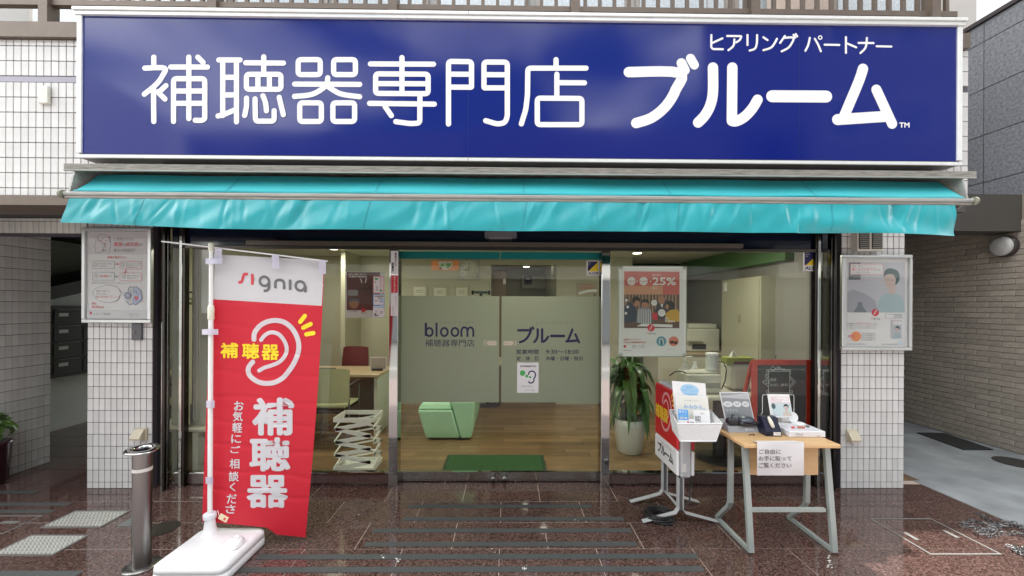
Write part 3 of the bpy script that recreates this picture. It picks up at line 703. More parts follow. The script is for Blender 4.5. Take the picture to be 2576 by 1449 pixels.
for u_ in (1178, 2010):
    xs_ = at(u_, 300, SY).x; MB().box(xs_-.0008, SY-.0016, sz0+.04, xs_+.0008, SY-.0011, sz1-.05).build('panel_seam', mat('seam shadow blue', (.004,.01,.10), .4), t)
fnS = lambda x, y, l: at(x, y, SY-.001-l)
d = Draw(fnS, base=.0015)
M_let = mat('white sign lettering', (.80, .80, .80), .4)
last = None
for z, p, cl, sm in KANJI:
    q = [z(*a) for a in p]; cx_ = (min(a[0] for a in q)+max(a[0] for a in q))/2; ch = sum(cx_ > e for e in (538, 727, 918, 1110, 1296))
    if last is not None and ch != last: d.new(t)
    last = ch; d.stroke(q, W33, M_let, smooth=bool(sm), closed=bool(cl))
d.new(t)
for grp in ((0, 1, 2), (3, 4, 5), (6,), (7, 8, 9)):
    for i in grp: d.stroke([KANA[i][2](*a) for a in KANA[i][0]], KANA[i][1]*.39683, M_let, smooth=bool(KANA[i][3]))
    d.new(t)
for i, (p, s) in enumerate(SMALL):
    d.stroke([K3(*q) for q in p], 13*.39683, M_let, smooth=bool(s))
    if i in (1, 3, 5, 7, 11, 14, 16, 18): d.new(t)
d.new(t); x, y = K3(962, 238); r = 11*.39683
d.stroke([(x+r*math.cos(q*math.pi/5), y+r*math.sin(q*math.pi/5)) for q in range(10)], 2.6, M_let, closed=True, fr=.1)
x, y = K3(1463, 776); d.text('TM', x, y, 13, M_let, w=26, bold=.03)
d.build(t)
# ================================================================ awning
M_vinyl = mat('turquoise awning vinyl', (.02, .32, .355), .32, spec=.5, nscale=5, namt=.08, coat=.15)
M_vin2 = mat('turquoise awning cloth', (.035, .37, .405), .5, spec=.4, nscale=4, namt=.06)
t = thing('awning', 'turquoise roll-out awning with a crumpled hanging valance, under the blue sign', 'awning', (0, 2.5, 2.3))
HY = 2.47
h0, h1 = at(160, 410, HY), at(2457, 432, HY)
hz = (h0.z+h1.z)/2
mb = MB().box(h0.x, HY, hz-.036, h1.x, HY+.008, hz, bev=.001).box(h0.x, HY+.008, hz-.006, h1.x, WY-.01, hz)
mb.build('hood', mat('grimy hood metal', (.21,.205,.18), .6, nscale=38, namt=.55, stretch=(.3,1,5)), t)
MB().box(h0.x, HY-.003, hz-.044, h1.x, HY+.01, hz-.0365, bev=.001).build('hood_lip', M_aluw, t)
BY = 2.43
b0, b1 = at(160, 488, BY), at(2448, 506, BY); bz = (b0.z+b1.z)/2
MB().box(b0.x, BY-.012, bz-.010, b1.x, BY+.014, bz+.014, bev=.006).build('front_bar', M_aluw, t)
MB().box(b0.x+.01, BY-.008, bz-.026, b1.x-.01, BY+.012, bz-.0105, bev=.003).build('front_bar_channel', mat('grimy channel', (.26,.25,.22), .5, metal=.3, nscale=20, namt=.3, stretch=(.3,1,3)), t)
for x, s in ((b0.x, 1), (b1.x, -1)):
    MB().prism([(HY+.01, hz-.008), (WY-.012, hz-.008), (WY-.012, bz+.0), (HY+.03, bz-.03), (BY+.01, bz)], 'x', x+s*.012, x+s*.022).build('end_bracket', M_aluw, t)
    MB().tube([(x, BY, bz), (x-s*.014, BY, bz)], .026, 10).build('end_cap', mat('mossy cap', (.22,.23,.17), .7, nscale=50, namt=.4), t)
RY = 2.60
MB().tube([(b0.x+.09, RY, hz-.10), (b1.x-.09, RY, hz-.10)], .042, 14).build('roller', M_vin2, t)
for x in (b0.x+.085, b1.x-.085): MB().tube([(x-.02, RY, hz-.10), (x+.02, RY, hz-.10)], .03, 14).build('roller_end', M_white, t)
fz = at(1288, 451, 2.60).z
seams = []
def canopy(s, q):
    x = b0.x+.055 + (b1.x-b0.x-.11)*s
    y = RY-.02+(BY-.004-RY+.02)*q; z = fz+(bz+.014-fz)*q
    return (x, y, z-.012*math.sin(math.pi*q)*(.5+.5*math.sin(s*9+1))+.002*math.sin(s*37+q*2))
MB().grid(canopy, 160, 10).build('canopy', M_vin2, t)
MB().grid(lambda s, q: (lambda p: (p[0], p[1]-.0, p[2]+.004*(1 if q > .0 else 1)))(canopy(s, .9+.1*q)), 160, 2).build('hem', M_vinyl, t)
for k in range(1, 6):
    s = k/6
    def sm(i, j, s=s): p = canopy(s+(i-.5)*.0012, j); return (p[0], p[1], p[2]+.003)
    MB().grid(sm, 1, 8).build('seam', mat('teal seam', (.02,.24,.27), .5), t)
random.seed(3)
crease = [(random.uniform(0,1), random.uniform(-.6,1.2), random.uniform(-.55,.55), random.uniform(.012,.034), random.uniform(-.008,.008)) for _ in range(110)]
def valance(s, q, fine=True):
    xl = b0.x+.04-.055*q; xr = b1.x-.12-.015*q
    x = xl+(xr-xl)*s
    drop = .158 + .035*min(1, s*6) - .0*s
    if s > .9: drop += .012*(s-.9)/.1
    z = bz-.027-(drop-.013)*q
    y = BY-.006-.0*q
    w = 0
    L = (xr-xl)
    for cx, cq, sl, wd, am in crease:
        dd = (s-cx)*L - sl*(q-cq)*.16
        if abs(dd) < wd*3: w += am*math.exp(-(dd/wd)**2)*math.sin(math.pi*min(1,.12+q*.88))**.8
    w += .004*math.sin(s*130+q*5+2*math.sin(s*31))*(q*(1-.9*q))*2 + .005*math.sin(s*48+q*3)*q
    if s < .12: w += .02*(1-s/.12)*q
    if s > .82: w += .012*math.sin((s-.82)*30-q*5)*q
    return (x, y-.018*math.sin(q*1.5)+w, z+.0015*math.sin(s*22)*q)
MB().grid(valance, 900, 22).build('valance', M_vinyl, t)
for k in (.083, .26, .335+.0, .511, .684, .858):
    if k == .26: continue
    def sm(i, j, s=k): p = valance(s+(i-.5)*.0008, j); return (p[0], p[1]-.002, p[2])
    MB().grid(sm, 1, 16).build('valance_seam', mat('teal seam', (.02,.24,.27), .5), t)
def hem(s, q): p = valance(s, .965+.035*q); return (p[0], p[1]-.003, p[2]-.001)
MB().grid(hem, 500, 1).build('valance_hem', M_vinyl, t)
M_arm = mat('grey awning arm', (.48,.49,.48), .4, metal=.3)
az = at(1288, 560, 2.66).z
for x0_, x1_ in ((at(372, 555, 2.62).x, at(1255, 565, 2.62).x), (at(1320, 565, 2.62).x, at(2225, 575, 2.62).x)):
    MB().box(x0_, 2.60, az-.02, x1_, 2.64, az+.018, bev=.008).build('folding_arm', M_arm, t)
    MB().box(x0_+.02, 2.65, az-.012, x1_-.02, 2.675, az+.022, bev=.006).build('folding_arm', M_arm, t)
    for xx in (x0_, x1_): MB().lathe([(.03, -.028), (.035, -.02), (.035, .02), (.03, .028)], (xx, 2.62, az), 16).build('elbow', M_arm, t)
# ================================================================ shop front
gx0, gx1 = -2.86, 2.775
MH = 2.03                                                                 # glass head
t = thing('glazed_storefront', 'glazed shop front with polished steel posts, kick rail and dark head panel', 'shop front', (0, GY, 0))
MB().box(gx0, GY+.0, MH+.015, gx1, GY+.06, 2.262).build('head_panel', mat('gloss navy head panel', (.006,.010,.022), .08, spec=.5), t)
MB().box(gx0, GY-.03, MH-.01, gx1, GY-.001, MH+.014, bev=.002).build('head_rail', mat('dark steel rail', (.10,.09,.08), .3, metal=.9), t)
MB().box(at(630,615,GY).x, GY-.06, MH+.016, at(1860,615,GY).x, GY-.001, MH+.055, bev=.003).build('blind_box', mat('brown shutter box', (.14,.12,.10), .35, metal=.5), t)
pd = [(1000, 1003), (1510, 1532)]
ml0, ml1 = at(981, 900, GY).x, at(1003, 900, GY).x; mr0, mr1 = at(1511, 900, GY).x, at(1532, 900, GY).x
KZ = .095
for x0_, x1_ in ((gx0+.02, ml0), (mr1, gx1-.02)):
    MB().box(x0_, GY+.012, .012, x1_-.001, GY+.05, KZ).build('kick_panel', mat('polished kick stone', (.09,.06,.055), .08, spec=.8, nscale=60, namt=.3), t)
    MB().box(x0_, GY, KZ+.001, x1_-.001, GY+.055, KZ+.014, bev=.001).build('sill_rail', M_chrome, t)
    MB().box(x0_+.002, GY+.02, KZ+.015, x1_-.004, GY+.028, MH-.011).build('glass_pane', M_glass, t)
M_ldark = mat('dark steel return', (.05,.045,.04), .15, metal=.9)
for a_, b_ in ((ml0, ml1), (mr0, mr1)):
    MB().box(a_, GY-.03, 0.001, b_, GY+.08, MH-.012, bev=.002).build('mullion', M_chrome, t)
for xx, s in ((gx0, 1), (gx1, -1)):
    MB().box(xx, GY-.10, 0.001, xx+s*.022, GY-.055, 2.262, bev=.002).build('corner_post', M_ldark, t)
    MB().box(xx+s*.026, GY-.085, .001, xx+s*.034, GY-.06, 2.262).build('corner_post', M_chrome, t)
    MB().box(xx+s*.085, GY-.035, .001, xx+s*.11, GY+.02, 2.262, bev=.002).build('corner_post', M_chrome, t)
    MB().box(xx+s*.112, GY-.03, .001, xx+s*.13, GY+.02, 2.262, bev=.002).build('corner_post', M_ldark, t)
    MB().box(xx+s*.036, GY-.06, .03, xx+s*.084, GY-.052, MH).build('corner_glass', M_glass, t)
# louvre vent above the right poster
v0 = at(2157, 578, 3.30); v1 = at(2222, 632, 3.30)
t = thing('air_vent', 'small louvred vent box above the right framed poster', 'vent', ((v0.x+v1.x)/2, 3.3, v1.z))
MB().box(v0.x, 3.30, v1.z, v1.x, FY-.008, v0.z+.03, bev=.003).build('vent_box', mat('cream steel', (.62,.61,.54), .45), t)
for k in range(2):
    xa = v0.x+.012+k*(v1.x-v0.x)/2; xb = xa+(v1.x-v0.x)/2-.022
    MB().box(xa, 3.296, v1.z+.018, xb, 3.2995, v0.z+.02).build('vent_recess', M_dark, t)
    for q in range(11):
        z = v1.z+.024+q*.0165; MB().box(xa+.003, 3.288, z, xb-.003, 3.295, z+.006).build('louvre', mat('vent louvre', (.25,.24,.20), .5), t)
# sensor
s0, s1 = at(1219, 581, 3.36), at(1300, 598, 3.36)
t = thing('door_sensor', 'grey automatic door sensor centred above the glass doors', 'sensor', ((s0.x+s1.x)/2, 3.36, s1.z))
MB().box(s0.x, 3.35, s1.z, s1.x, GY-.002, s0.z, bev=.006).build('housing', mat('sensor grey', (.13,.13,.15), .4), t)
MB().box(s0.x+.04, 3.345, s1.z-.008, s1.x-.04, 3.41, s1.z-.0005).build('lens', mat('sensor lens', (.3,.3,.3), .2), t)
# ---------------------------------------------------------------- sliding doors
DY = 3.50
cx = at(1257, 900, DY).x
dx0, dx1 = at(1003, 900, DY).x, at(1511, 900, DY).x
M_teal = mat('teal door band', (.0, .16, .15), .3)
zf1, zf0 = at(1257, 745, DY).z, at(1257, 1012, DY).z
ztop = at(1257, 628, DY).z; zt1, zt0 = at(1257, 634, DY).z, at(1257, 652, DY).z
for k, (xa, xb) in enumerate(((dx0, cx-.002), (cx+.002, dx1))):
    side = ('left', 'right')[k]
    t = thing('sliding_door', side+' sliding glass door with frosted band, '+('carrying the Latin shop name' if k == 0 else 'carrying the opening hours'), 'door', ((xa+xb)/2, DY, 0), 'sliding doors of the shop')
    MB().box(xa, DY, .088, xb, DY+.010, ztop).build('glass', M_glass, t)
    MB().box(xa+.012, DY-.0022, zf0, xb-.003, DY-.001, zf1).build('frosted_film', M_film, t)
    MB().box(xa+.002, DY-.0022, zt0, xb-.002, DY-.001, zt1).build('teal_band', M_teal, t)
    MB().box(xa, DY-.012, .006, xb, DY+.022, .086, bev=.002).build('bottom_rail', M_chrome, t)
    MB().box(xa, DY-.008, ztop+.001, xb, DY+.018, ztop+.02).build('top_rail', mat('top track', (.14,.13,.12), .3, metal=.7), t)
    hx = at(1241 if k == 0 else 1269, 1206, DY-.03).x
    MB().lathe([(.008, 0), (.008, .02), (.018, .026), (.022, .036), (.018, .046), (.008, .05)], (hx, DY-.013, .045), 18, M=Matrix.Rotation(R(90), 4, 'X')).build('knob', M_brush, t)
    d = Draw(lambda x, y, l: at(x, y, DY-.0022-l), base=.0006, step=.0001)
    G = lambda x, y: (958.4+x*.3087, 575+y*.3087)
    def TX(s, x0, y0, x1, y1, m, bold=0):
        a, b = G(x0, y0), G(x1, y1); d.text(s, a[0], a[1], b[1]-a[1], m, w=b[0]-a[0], bold=bold)
    if k == 0:
        # bloom, in rounded strokes
        S = lambda p: [G(*q) for q in p]
        w = 20*.3087
        d.stroke(S([(366,768),(366,875)]), w, M_blue, cap=False); 
        for cx_, cy_, rx, ry in ((394,843,27,33),(516,843,28,33),(603,843,28,33)):
            d.stroke([G(cx_+rx*math.cos(q*math.pi/9), cy_+ry*math.sin(q*math.pi/9)) for q in range(18)], 16*.3087, M_blue, closed=True, fr=.1)
        d.stroke(S([(453,768),(453,882)]), 17*.3087, M_blue, cap=False)
        d.stroke(S([(656,882),(656,830),(668,808),(685,806),(700,815),(704,835),(704,882)]), 16*.3087, M_blue, cap=False, smooth=True)
        d.stroke(S([(704,835),(714,812),(730,806),(746,814),(752,835),(752,882)]), 16*.3087, M_blue, cap=False, smooth=True)
        TX('補聴器専門店', 360, 903, 762, 962, M_blue)
        TX('ヒアリング パートナー', 488, 755, 758, 778, mat('faded blue ink', (.24,.27,.30), .5))
    else:
        bloom_kana(d, M_blue, T=(G(1108,0)[0], G(0,795)[1], .2305))
        TX('ヒアリング パートナー', 1265, 757, 1600, 780, mat('faded blue ink', (.24,.27,.30), .5))
        TX('TM', 1620, 912, 1643, 921, mat('pale print', (.5,.55,.6), .5))
        TX('営業時間', 1102, 985, 1284, 1023, M_blue, .012); TX('9:30～18:00', 1345, 987, 1612, 1022, M_blue, .008)
        for s, x in (('定',1102),('休',1178),('日',1254)): TX(s, x, 1041, x+(28 if s == '日' else 38), 1076, M_blue, .012)
        TX('木曜・日曜・祝日', 1342, 1041, 1643, 1076, M_blue, .012)
    d.build(t)
def sticker(name, label, u0, v0_, u1, v1_, draw, m=M_paper, Y=DY-.003, r=0, cat='sticker', th=.0006, group=None):
    """flat printed thing at plane Y; draw(d, X) gets a local frame 0..100 wide"""
    P0, PX, PY = at(u0, v0_, Y), at(u1, v0_, Y), at(u0, v1_, Y)
    P0, PX, PY = Vector((PY.x/2+P0.x/2, Y, (P0.z+PX.z)/2)), Vector((PX.x, Y, (P0.z+PX.z)/2)), Vector((P0.x/2+PY.x/2, Y, PY.z))
    H = 100*(v1_-v0_)/(u1-u0)
    t = thing(name, label, cat, ((P0.x+PX.x)/2, Y, PY.z), group)
    MB().box(P0.x, Y-th, PY.z, PX.x, Y, P0.z).build('sheet', m, t)
    fn = panel_fn(P0+Vector((0,-th,0)), PX+Vector((0,-th,0)), PY+Vector((0,-th,0)), 0, 0, 100, H)
    d = Draw(fn, base=.0004, step=.0001); draw(d, H); d.build(t); return t
def alsok(d, H):
    d.rect(8, 6, 92, H*.72, M_blue); d.poly([(14, H*.72), (92, 8), (92, H*.72)], M_yel)
    d.text('ALSOK', 8, H*.77, H*.16, M_blue, w=88, bold=.03, shear=.25)
    for i, s in enumerate(('Always','Security','OK')): d.text(s, 12, 11+i*9, 6, M_paper)
sticker('security_sticker', 'blue and yellow security sticker at the top of the right door', 1476, 656, 1507, 693, alsok, cat='sticker')
sticker('security_sticker', 'blue and yellow security sticker on the far right window pane', 2020, 629, 2069, 682, alsok, Y=GY-.002)
def cert(d, H):
    d.text('認定補聴器専門店。', 14, 13, 8, M_blk, w=76, bold=.02)
    g = mat('leaf green ink', (.06,.42,.10), .5); d.disc(25, 49, 13, g); d.disc(45, 63, 7, g); d.disc(60, 68, 5.5, g)
    d.stroke([(53,55),(56,45),(66,40),(78,42),(85,52),(84,65),(79,73)], 6, M_blue, smooth=True)
    d.stroke([(78,76),(78,86),(70,94),(60,95),(54,89)], 6, M_blue, smooth=True)
    d.text('認定番号 公益財団法人', 20, 108, 5, M_gry); d.text('テクノエイド協会', 32, 126, 6, M_gry, w=50)
sticker('certificate_sticker', 'white certificate sticker with green dots and blue ear below the opening hours', 1301, 912, 1355, 988, cert, Y=DY-.003)
def autod(left):
    def f(d, H):
        d.rect(2, 2, 98, H-2, mat('gold plate', (.62,.50,.28), .4)); d.rect(5, 5, 95, H-5, mat('cream plate', (.70,.64,.48), .4))
        x = 18 if left else 82; s = -1 if left else 1
        d.stroke([(x-s*8, 8), (x+s*4, 9), (x+s*7, H/2), (x+s*4, H-9), (x-s*8, H-8)], 5, M_blk, smooth=True)
        d.text('AUTO DOOR', 30 if left else 8, H*.36, H*.24, M_gry, w=62)
    return f
sticker('door_plate', 'small gold automatic-door plate on the left door near the centre gap', 1218, 858, 1249, 868.5, autod(True), cat='door plate')
sticker('door_plate', 'small gold automatic-door plate on the right door near the centre gap', 1267, 858, 1298, 868.5, autod(False), cat='door plate')
sticker('camera_notice', 'tall white camera notice at the top of the left steel mullion', 983, 631, 1002, 689, lambda d, H: (d.text('防犯カメラ', 52, 20, H*.62, M_blk, w=30, vertical=True, bold=.03), d.text('設置中', 14, H*.5, H*.42, M_blk, w=30, vertical=True, bold=.03)), Y=GY-.032, cat='notice')
sticker('red_notice', 'dark red strip notice in the middle of the left steel mullion', 983, 691, 1002, 737, lambda d, H: (d.rect(5,14,95,H-4,M_red), d.text('ギフトカード', 30, 22, H-34, M_paper, w=42, vertical=True, bold=.03)), Y=GY-.032, cat='notice')
sticker('white_notice', 'plain white strip notice below the red one on the left steel mullion', 983, 738, 1002, 794, lambda d, H: (d.text('設置店', 18, H*.55, H*.4, mat('pale grey ink', (.45,.45,.46), .5), w=26, vertical=True), d.text('防犯カメラ', 55, H*.08, H*.6, mat('pale grey ink', (.45,.45,.46), .5), w=26, vertical=True)), Y=GY-.032, cat='notice')
def bf(d, H):
    d.rect(2,2,98,H-2,M_red,r=6); d.rect(6,6,94,H-6,M_paper,r=6); d.text('バリアフリー', 58, 8, H*.75, M_red, w=24, vertical=True, bold=.03)
    g = mat('leaf green ink', (.06,.42,.10), .5); d.disc(30, 24, 16, g, ry=10); d.disc(25, 54, 14, M_paper); d.disc(22, 52, 5, M_blk); d.disc(70, H-24, 12, g, ry=8); d.text('の店', 26, H*.55, H*.3, M_blk, w=20, vertical=True)
sticker('window_sticker', 'red rimmed sticker topmost of three on the left window beside the mullion', 938.5, 695, 967, 738, bf, Y=GY+.018, cat='sticker')
sticker('window_sticker', 'blue rimmed white sticker in the middle of three beside the mullion', 938.5, 740, 967, 768, lambda d, H: (d.rect(0,0,100,H,mat('sky ink',(.10,.40,.75),.5)), d.rect(5,5,95,H-5,M_paper), d.text('東京都医師国保', 14, 12, 12, M_blk, w=78, bold=.03), d.text('指定の店', 40, 28, 11, M_blk, bold=.03), d.disc(72, 58, 16, mat('sky ink',(.10,.40,.75),.5)), d.disc(72,58,9,M_paper), d.rect(12,52,44,55,M_gry), d.rect(12,60,40,63,M_gry)), Y=GY+.018, cat='sticker')
sticker('window_sticker', 'pale sticker with a small drawing lowest of three beside the mullion', 938.5, 769, 967, 798, lambda d, H: (d.rect(0,0,100,22,mat('pale sky ink',(.55,.70,.82),.5)), d.disc(28,48,9,M_gry), d.disc(28,48,6,M_paper), d.poly([(10,92),(14,64),(42,64),(48,92)],M_gry), d.disc(36,74,8,M_paper), d.rect(56,50,90,54,M_gry), d.rect(56,60,86,63,M_gry), d.rect(56,70,88,73,M_gry)), Y=GY+.018, cat='sticker')
# ================================================================ framed posters
M_fr = mat('satin aluminium frame', (.60,.61,.60), .28, metal=.9)
M_pgls = glass_mat('poster cover', (.95,.96,.95), ior=1.45, rough=.03)
M_lil = mat('pale lilac print', (.62,.58,.62), .6); M_pkt = mat('rose ink', (.70,.16,.18), .5); M_bgr = mat('blue grey ink', (.20,.26,.34), .5)
def framed(label, u0, v0_, u1, v1_, Y, fwm, src, draw, bg=M_paper, depth=.03, cover=True, frame=M_fr, name='framed_poster', cat='poster'):
    """src = zoom rectangle of the whole outer frame, in the coordinates draw() uses"""
    a, b = at(u0, v0_, Y), at(u1, v1_, Y)
    x0, x1, z1_, z0_ = a.x, b.x, a.z, b.z
    t = thing(name, label, cat, ((x0+x1)/2, Y, z0_))
    f = fwm
    for nm, q in (('frame_bar',(x0,z0_,x1,z0_+f)),('frame_bar',(x0,z1_-f,x1,z1_)),('frame_bar',(x0,z0_+f+.0005,x0+f,z1_-f-.0005)),('frame_bar',(x1-f,z0_+f+.0005,x1,z1_-f-.0005))):
        MB().box(q[0], Y, q[1], q[2], Y+depth, q[3], bev=.004).build(nm, frame, t)
    RC = .018 if cover else .002
    MB().box(x0+f+.0005, Y+RC, z0_+f+.0005, x1-f-.0005, Y+depth, z1_-f-.0005).build('sheet', bg, t)
    fn = panel_fn((x0, Y+RC, z1_), (x1, Y+RC, z1_), (x0, Y+RC, z0_), *src)
    d = Draw(fn, base=.0004, step=.00005 if cover else .00002); draw(d); d.build(t)
    if cover: MB().box(x0+f+.0005, Y+.0000, z0_+f+.0005, x1-f-.0005, Y+.0012, z1_-f-.0005).build('clear_cover', M_pgls, t)
    return t
def p_left(d):      # coordinates: enlargement with the frame at (665,185)-(1235,975)
    m_w = mat('cool white print', (.74,.73,.74), .6); d.rect(700,212,1203,405,M_lil); d.rect(700,405,1203,940,m_w)
    d.stroke([(868,398),(880,370),(888,330),(885,280),(860,248),(820,238),(785,248),(768,285),(764,310),(752,342),(764,350),(763,385),(775,392),(800,388),(805,400)], 4, M_bgr, smooth=True)
    random.seed(5)
    for i in range(46):
        x = random.uniform(780,882); y = random.uniform(250,300) if i < 28 else random.uniform(300,385)
        if i >= 28: x = 828+random.uniform(-18,18)
        s = random.uniform(4,11); d.rect(x, y, x+s*1.4, y+s*.7, [M_pkt, M_bgr, M_gry][i % 3])
    d.text('ご存知ですか?', 918, 264, 26, M_gry, w=162); d.text('難聴', 918, 303, 36, M_pkt, w=70, bold=.025); d.text('は', 992, 312, 24, M_gry); d.text('認知症', 1018, 303, 34, M_pkt, w=104, bold=.025); d.text('の', 1126, 314, 22, M_gry)
    d.text('最大の危険因子', 918, 356, 28, M_gry, w=176)
    d.text('難聴が進行すると', 866, 420, 20, M_pkt, w=160, bold=.02)
    for (x0,y0,x1,y1,c) in ((743,459,924,524,M_bgr),(968,461,1149,527,M_pkt),(743,553,924,621,M_bgr),(968,557,1149,622,M_pkt)):
        d.rect(x0,y0,x1,y1,c,r=8); d.rect(x0+3,y0+3,x1-3,y1-3,m_w,r=7)
    for i, (s, x, y, w) in enumerate((('音の聞き取りが衰えると', 798, 478, 108), ('脳への刺激が減少', 798, 496, 60), ('●コミュニケーション減少', 1022, 472, 118), ('●社会的孤立や引きこもり', 1022, 488, 118), ('●認知機能が低下', 1022, 506, 96), ('●脳の萎縮が進行', 1030, 576, 108), ('●記憶力の低下', 1030, 594, 86))): d.text(s, x, y, 11, M_gry, w=w)
    d.text('認知機能', 804, 578, 18, M_pkt, w=68, bold=.02); d.text('が低下', 876, 582, 12, M_gry, w=30)
    for x, y, c in ((945,486,M_pkt),(945,590,M_bgr)):
        s = 1 if c is M_pkt else -1; d.poly([(x-s*20,y+5),(x-s*2,y-4),(x-s*2,y-10),(x+s*20,y),(x-s*2,y+9),(x-s*2,y+3)][::1], c)
    d.poly([(1016,528),(1024,528),(1020,548),(1026,550),(1008,566),(1002,548),(1012,548)], M_pkt)
    for x, y in ((770,493),(775,585),(1002,585),(995,490)):
        d.stroke([(x+15*math.cos(a*.7), y+(19 if x > 900 else 17)*math.sin(a*.7)) for a in range(9)], 2.5, M_gry, closed=True, fr=.2); d.stroke([(x-7,y-6),(x+4,y-8),(x+6,y+3),(x-3,y+9)], 2.2, M_gry, smooth=True)
    for y, x in ((634,1146),(645,1040)): d.text('難聴のある人は認知症になるリスクが高くなることが報告されています', 743, y, 6, M_gry, w=x-743)
    cl = [(745,725),(770,690),(830,668),(900,662),(955,685),(980,722),(1002,732),(975,745),(950,785),(895,806),(830,800),(775,775)]
    d.poly(cl, M_gry, smooth=True); c0 = (862,732); d.poly([(c0[0]+(x-c0[0])*.972, c0[1]+(y-c0[1])*.965) for x, y in cl], m_w, smooth=True)
    d.text('難聴は放置せず', 778, 703, 16, M_gry, w=108); d.text('早めに対処し、', 778, 726, 16, M_gry, w=98); d.text('脳に音を届けましょう!', 778, 748, 20, M_pkt, w=188, bold=.01)
    # brain, gear and heart
    lav = mat('lavender print', (.42,.45,.62), .6); nvy = mat('dull navy print', (.09,.11,.22), .5)
    br = [(1080,680),(1105,674),(1125,692),(1142,705),(1146,735),(1154,762),(1142,790),(1120,806),(1100,822),(1080,812)]
    d.poly(br, lav, smooth=False); d.stroke(br, 5, nvy, smooth=True)
    d.stroke([(1078,680),(1058,675),(1042,690),(1040,710)], 5, nvy, smooth=True); d.stroke([(1078,812),(1055,822),(1035,806),(1022,788)], 5, nvy, smooth=True); d.stroke([(1079,680),(1079,730)], 4, nvy); d.stroke([(1079,770),(1079,812)], 4, nvy)
    for p in ([(1090,712),(1108,712),(1112,735)], [(1122,745),(1132,730)], [(1125,782),(1110,790)], [(1060,700),(1064,715)], [(1052,790),(1060,802)]): d.stroke(p, 4, nvy, smooth=True)
    for q in range(8):
        a = q*math.pi/4; d.stroke([(1037+22*math.cos(a), 747+22*math.sin(a)), (1037+32*math.cos(a), 747+32*math.sin(a))], 10, nvy, cap=False)
    d.disc(1037,747,27,nvy); d.disc(1037,747,21,lav); d.disc(1037,747,12,nvy); d.disc(1037,747,7,m_w)
    d.poly([(1107,786),(1092,770),(1090,758),(1098,750),(1107,757),(1116,750),(1125,758),(1122,770)], M_red)
    d.text('Be', 745, 803, 20, M_pkt, w=32, bold=.02); d.text('Brilliant', 745, 832, 20, M_pkt, w=96, bold=.02)
    d.rect(703,868,1203,938,mat('pale grey print', (.64,.64,.66), .6)); d.disc(736,892,10,M_red); d.rect(725,906,748,909,M_red); d.text('シグニア補聴器', 757, 890, 20, M_gry, w=142)
    for y in (894,903,912): d.text('お問い合わせはこちらまで', 1048, y, 6, M_gry, w=82)
framed('framed poster of head outline, brain and cloud on the left tiled pillar', 204.5, 572, 378.5, 813, 3.315, .030, (665,185,1235,975), p_left)
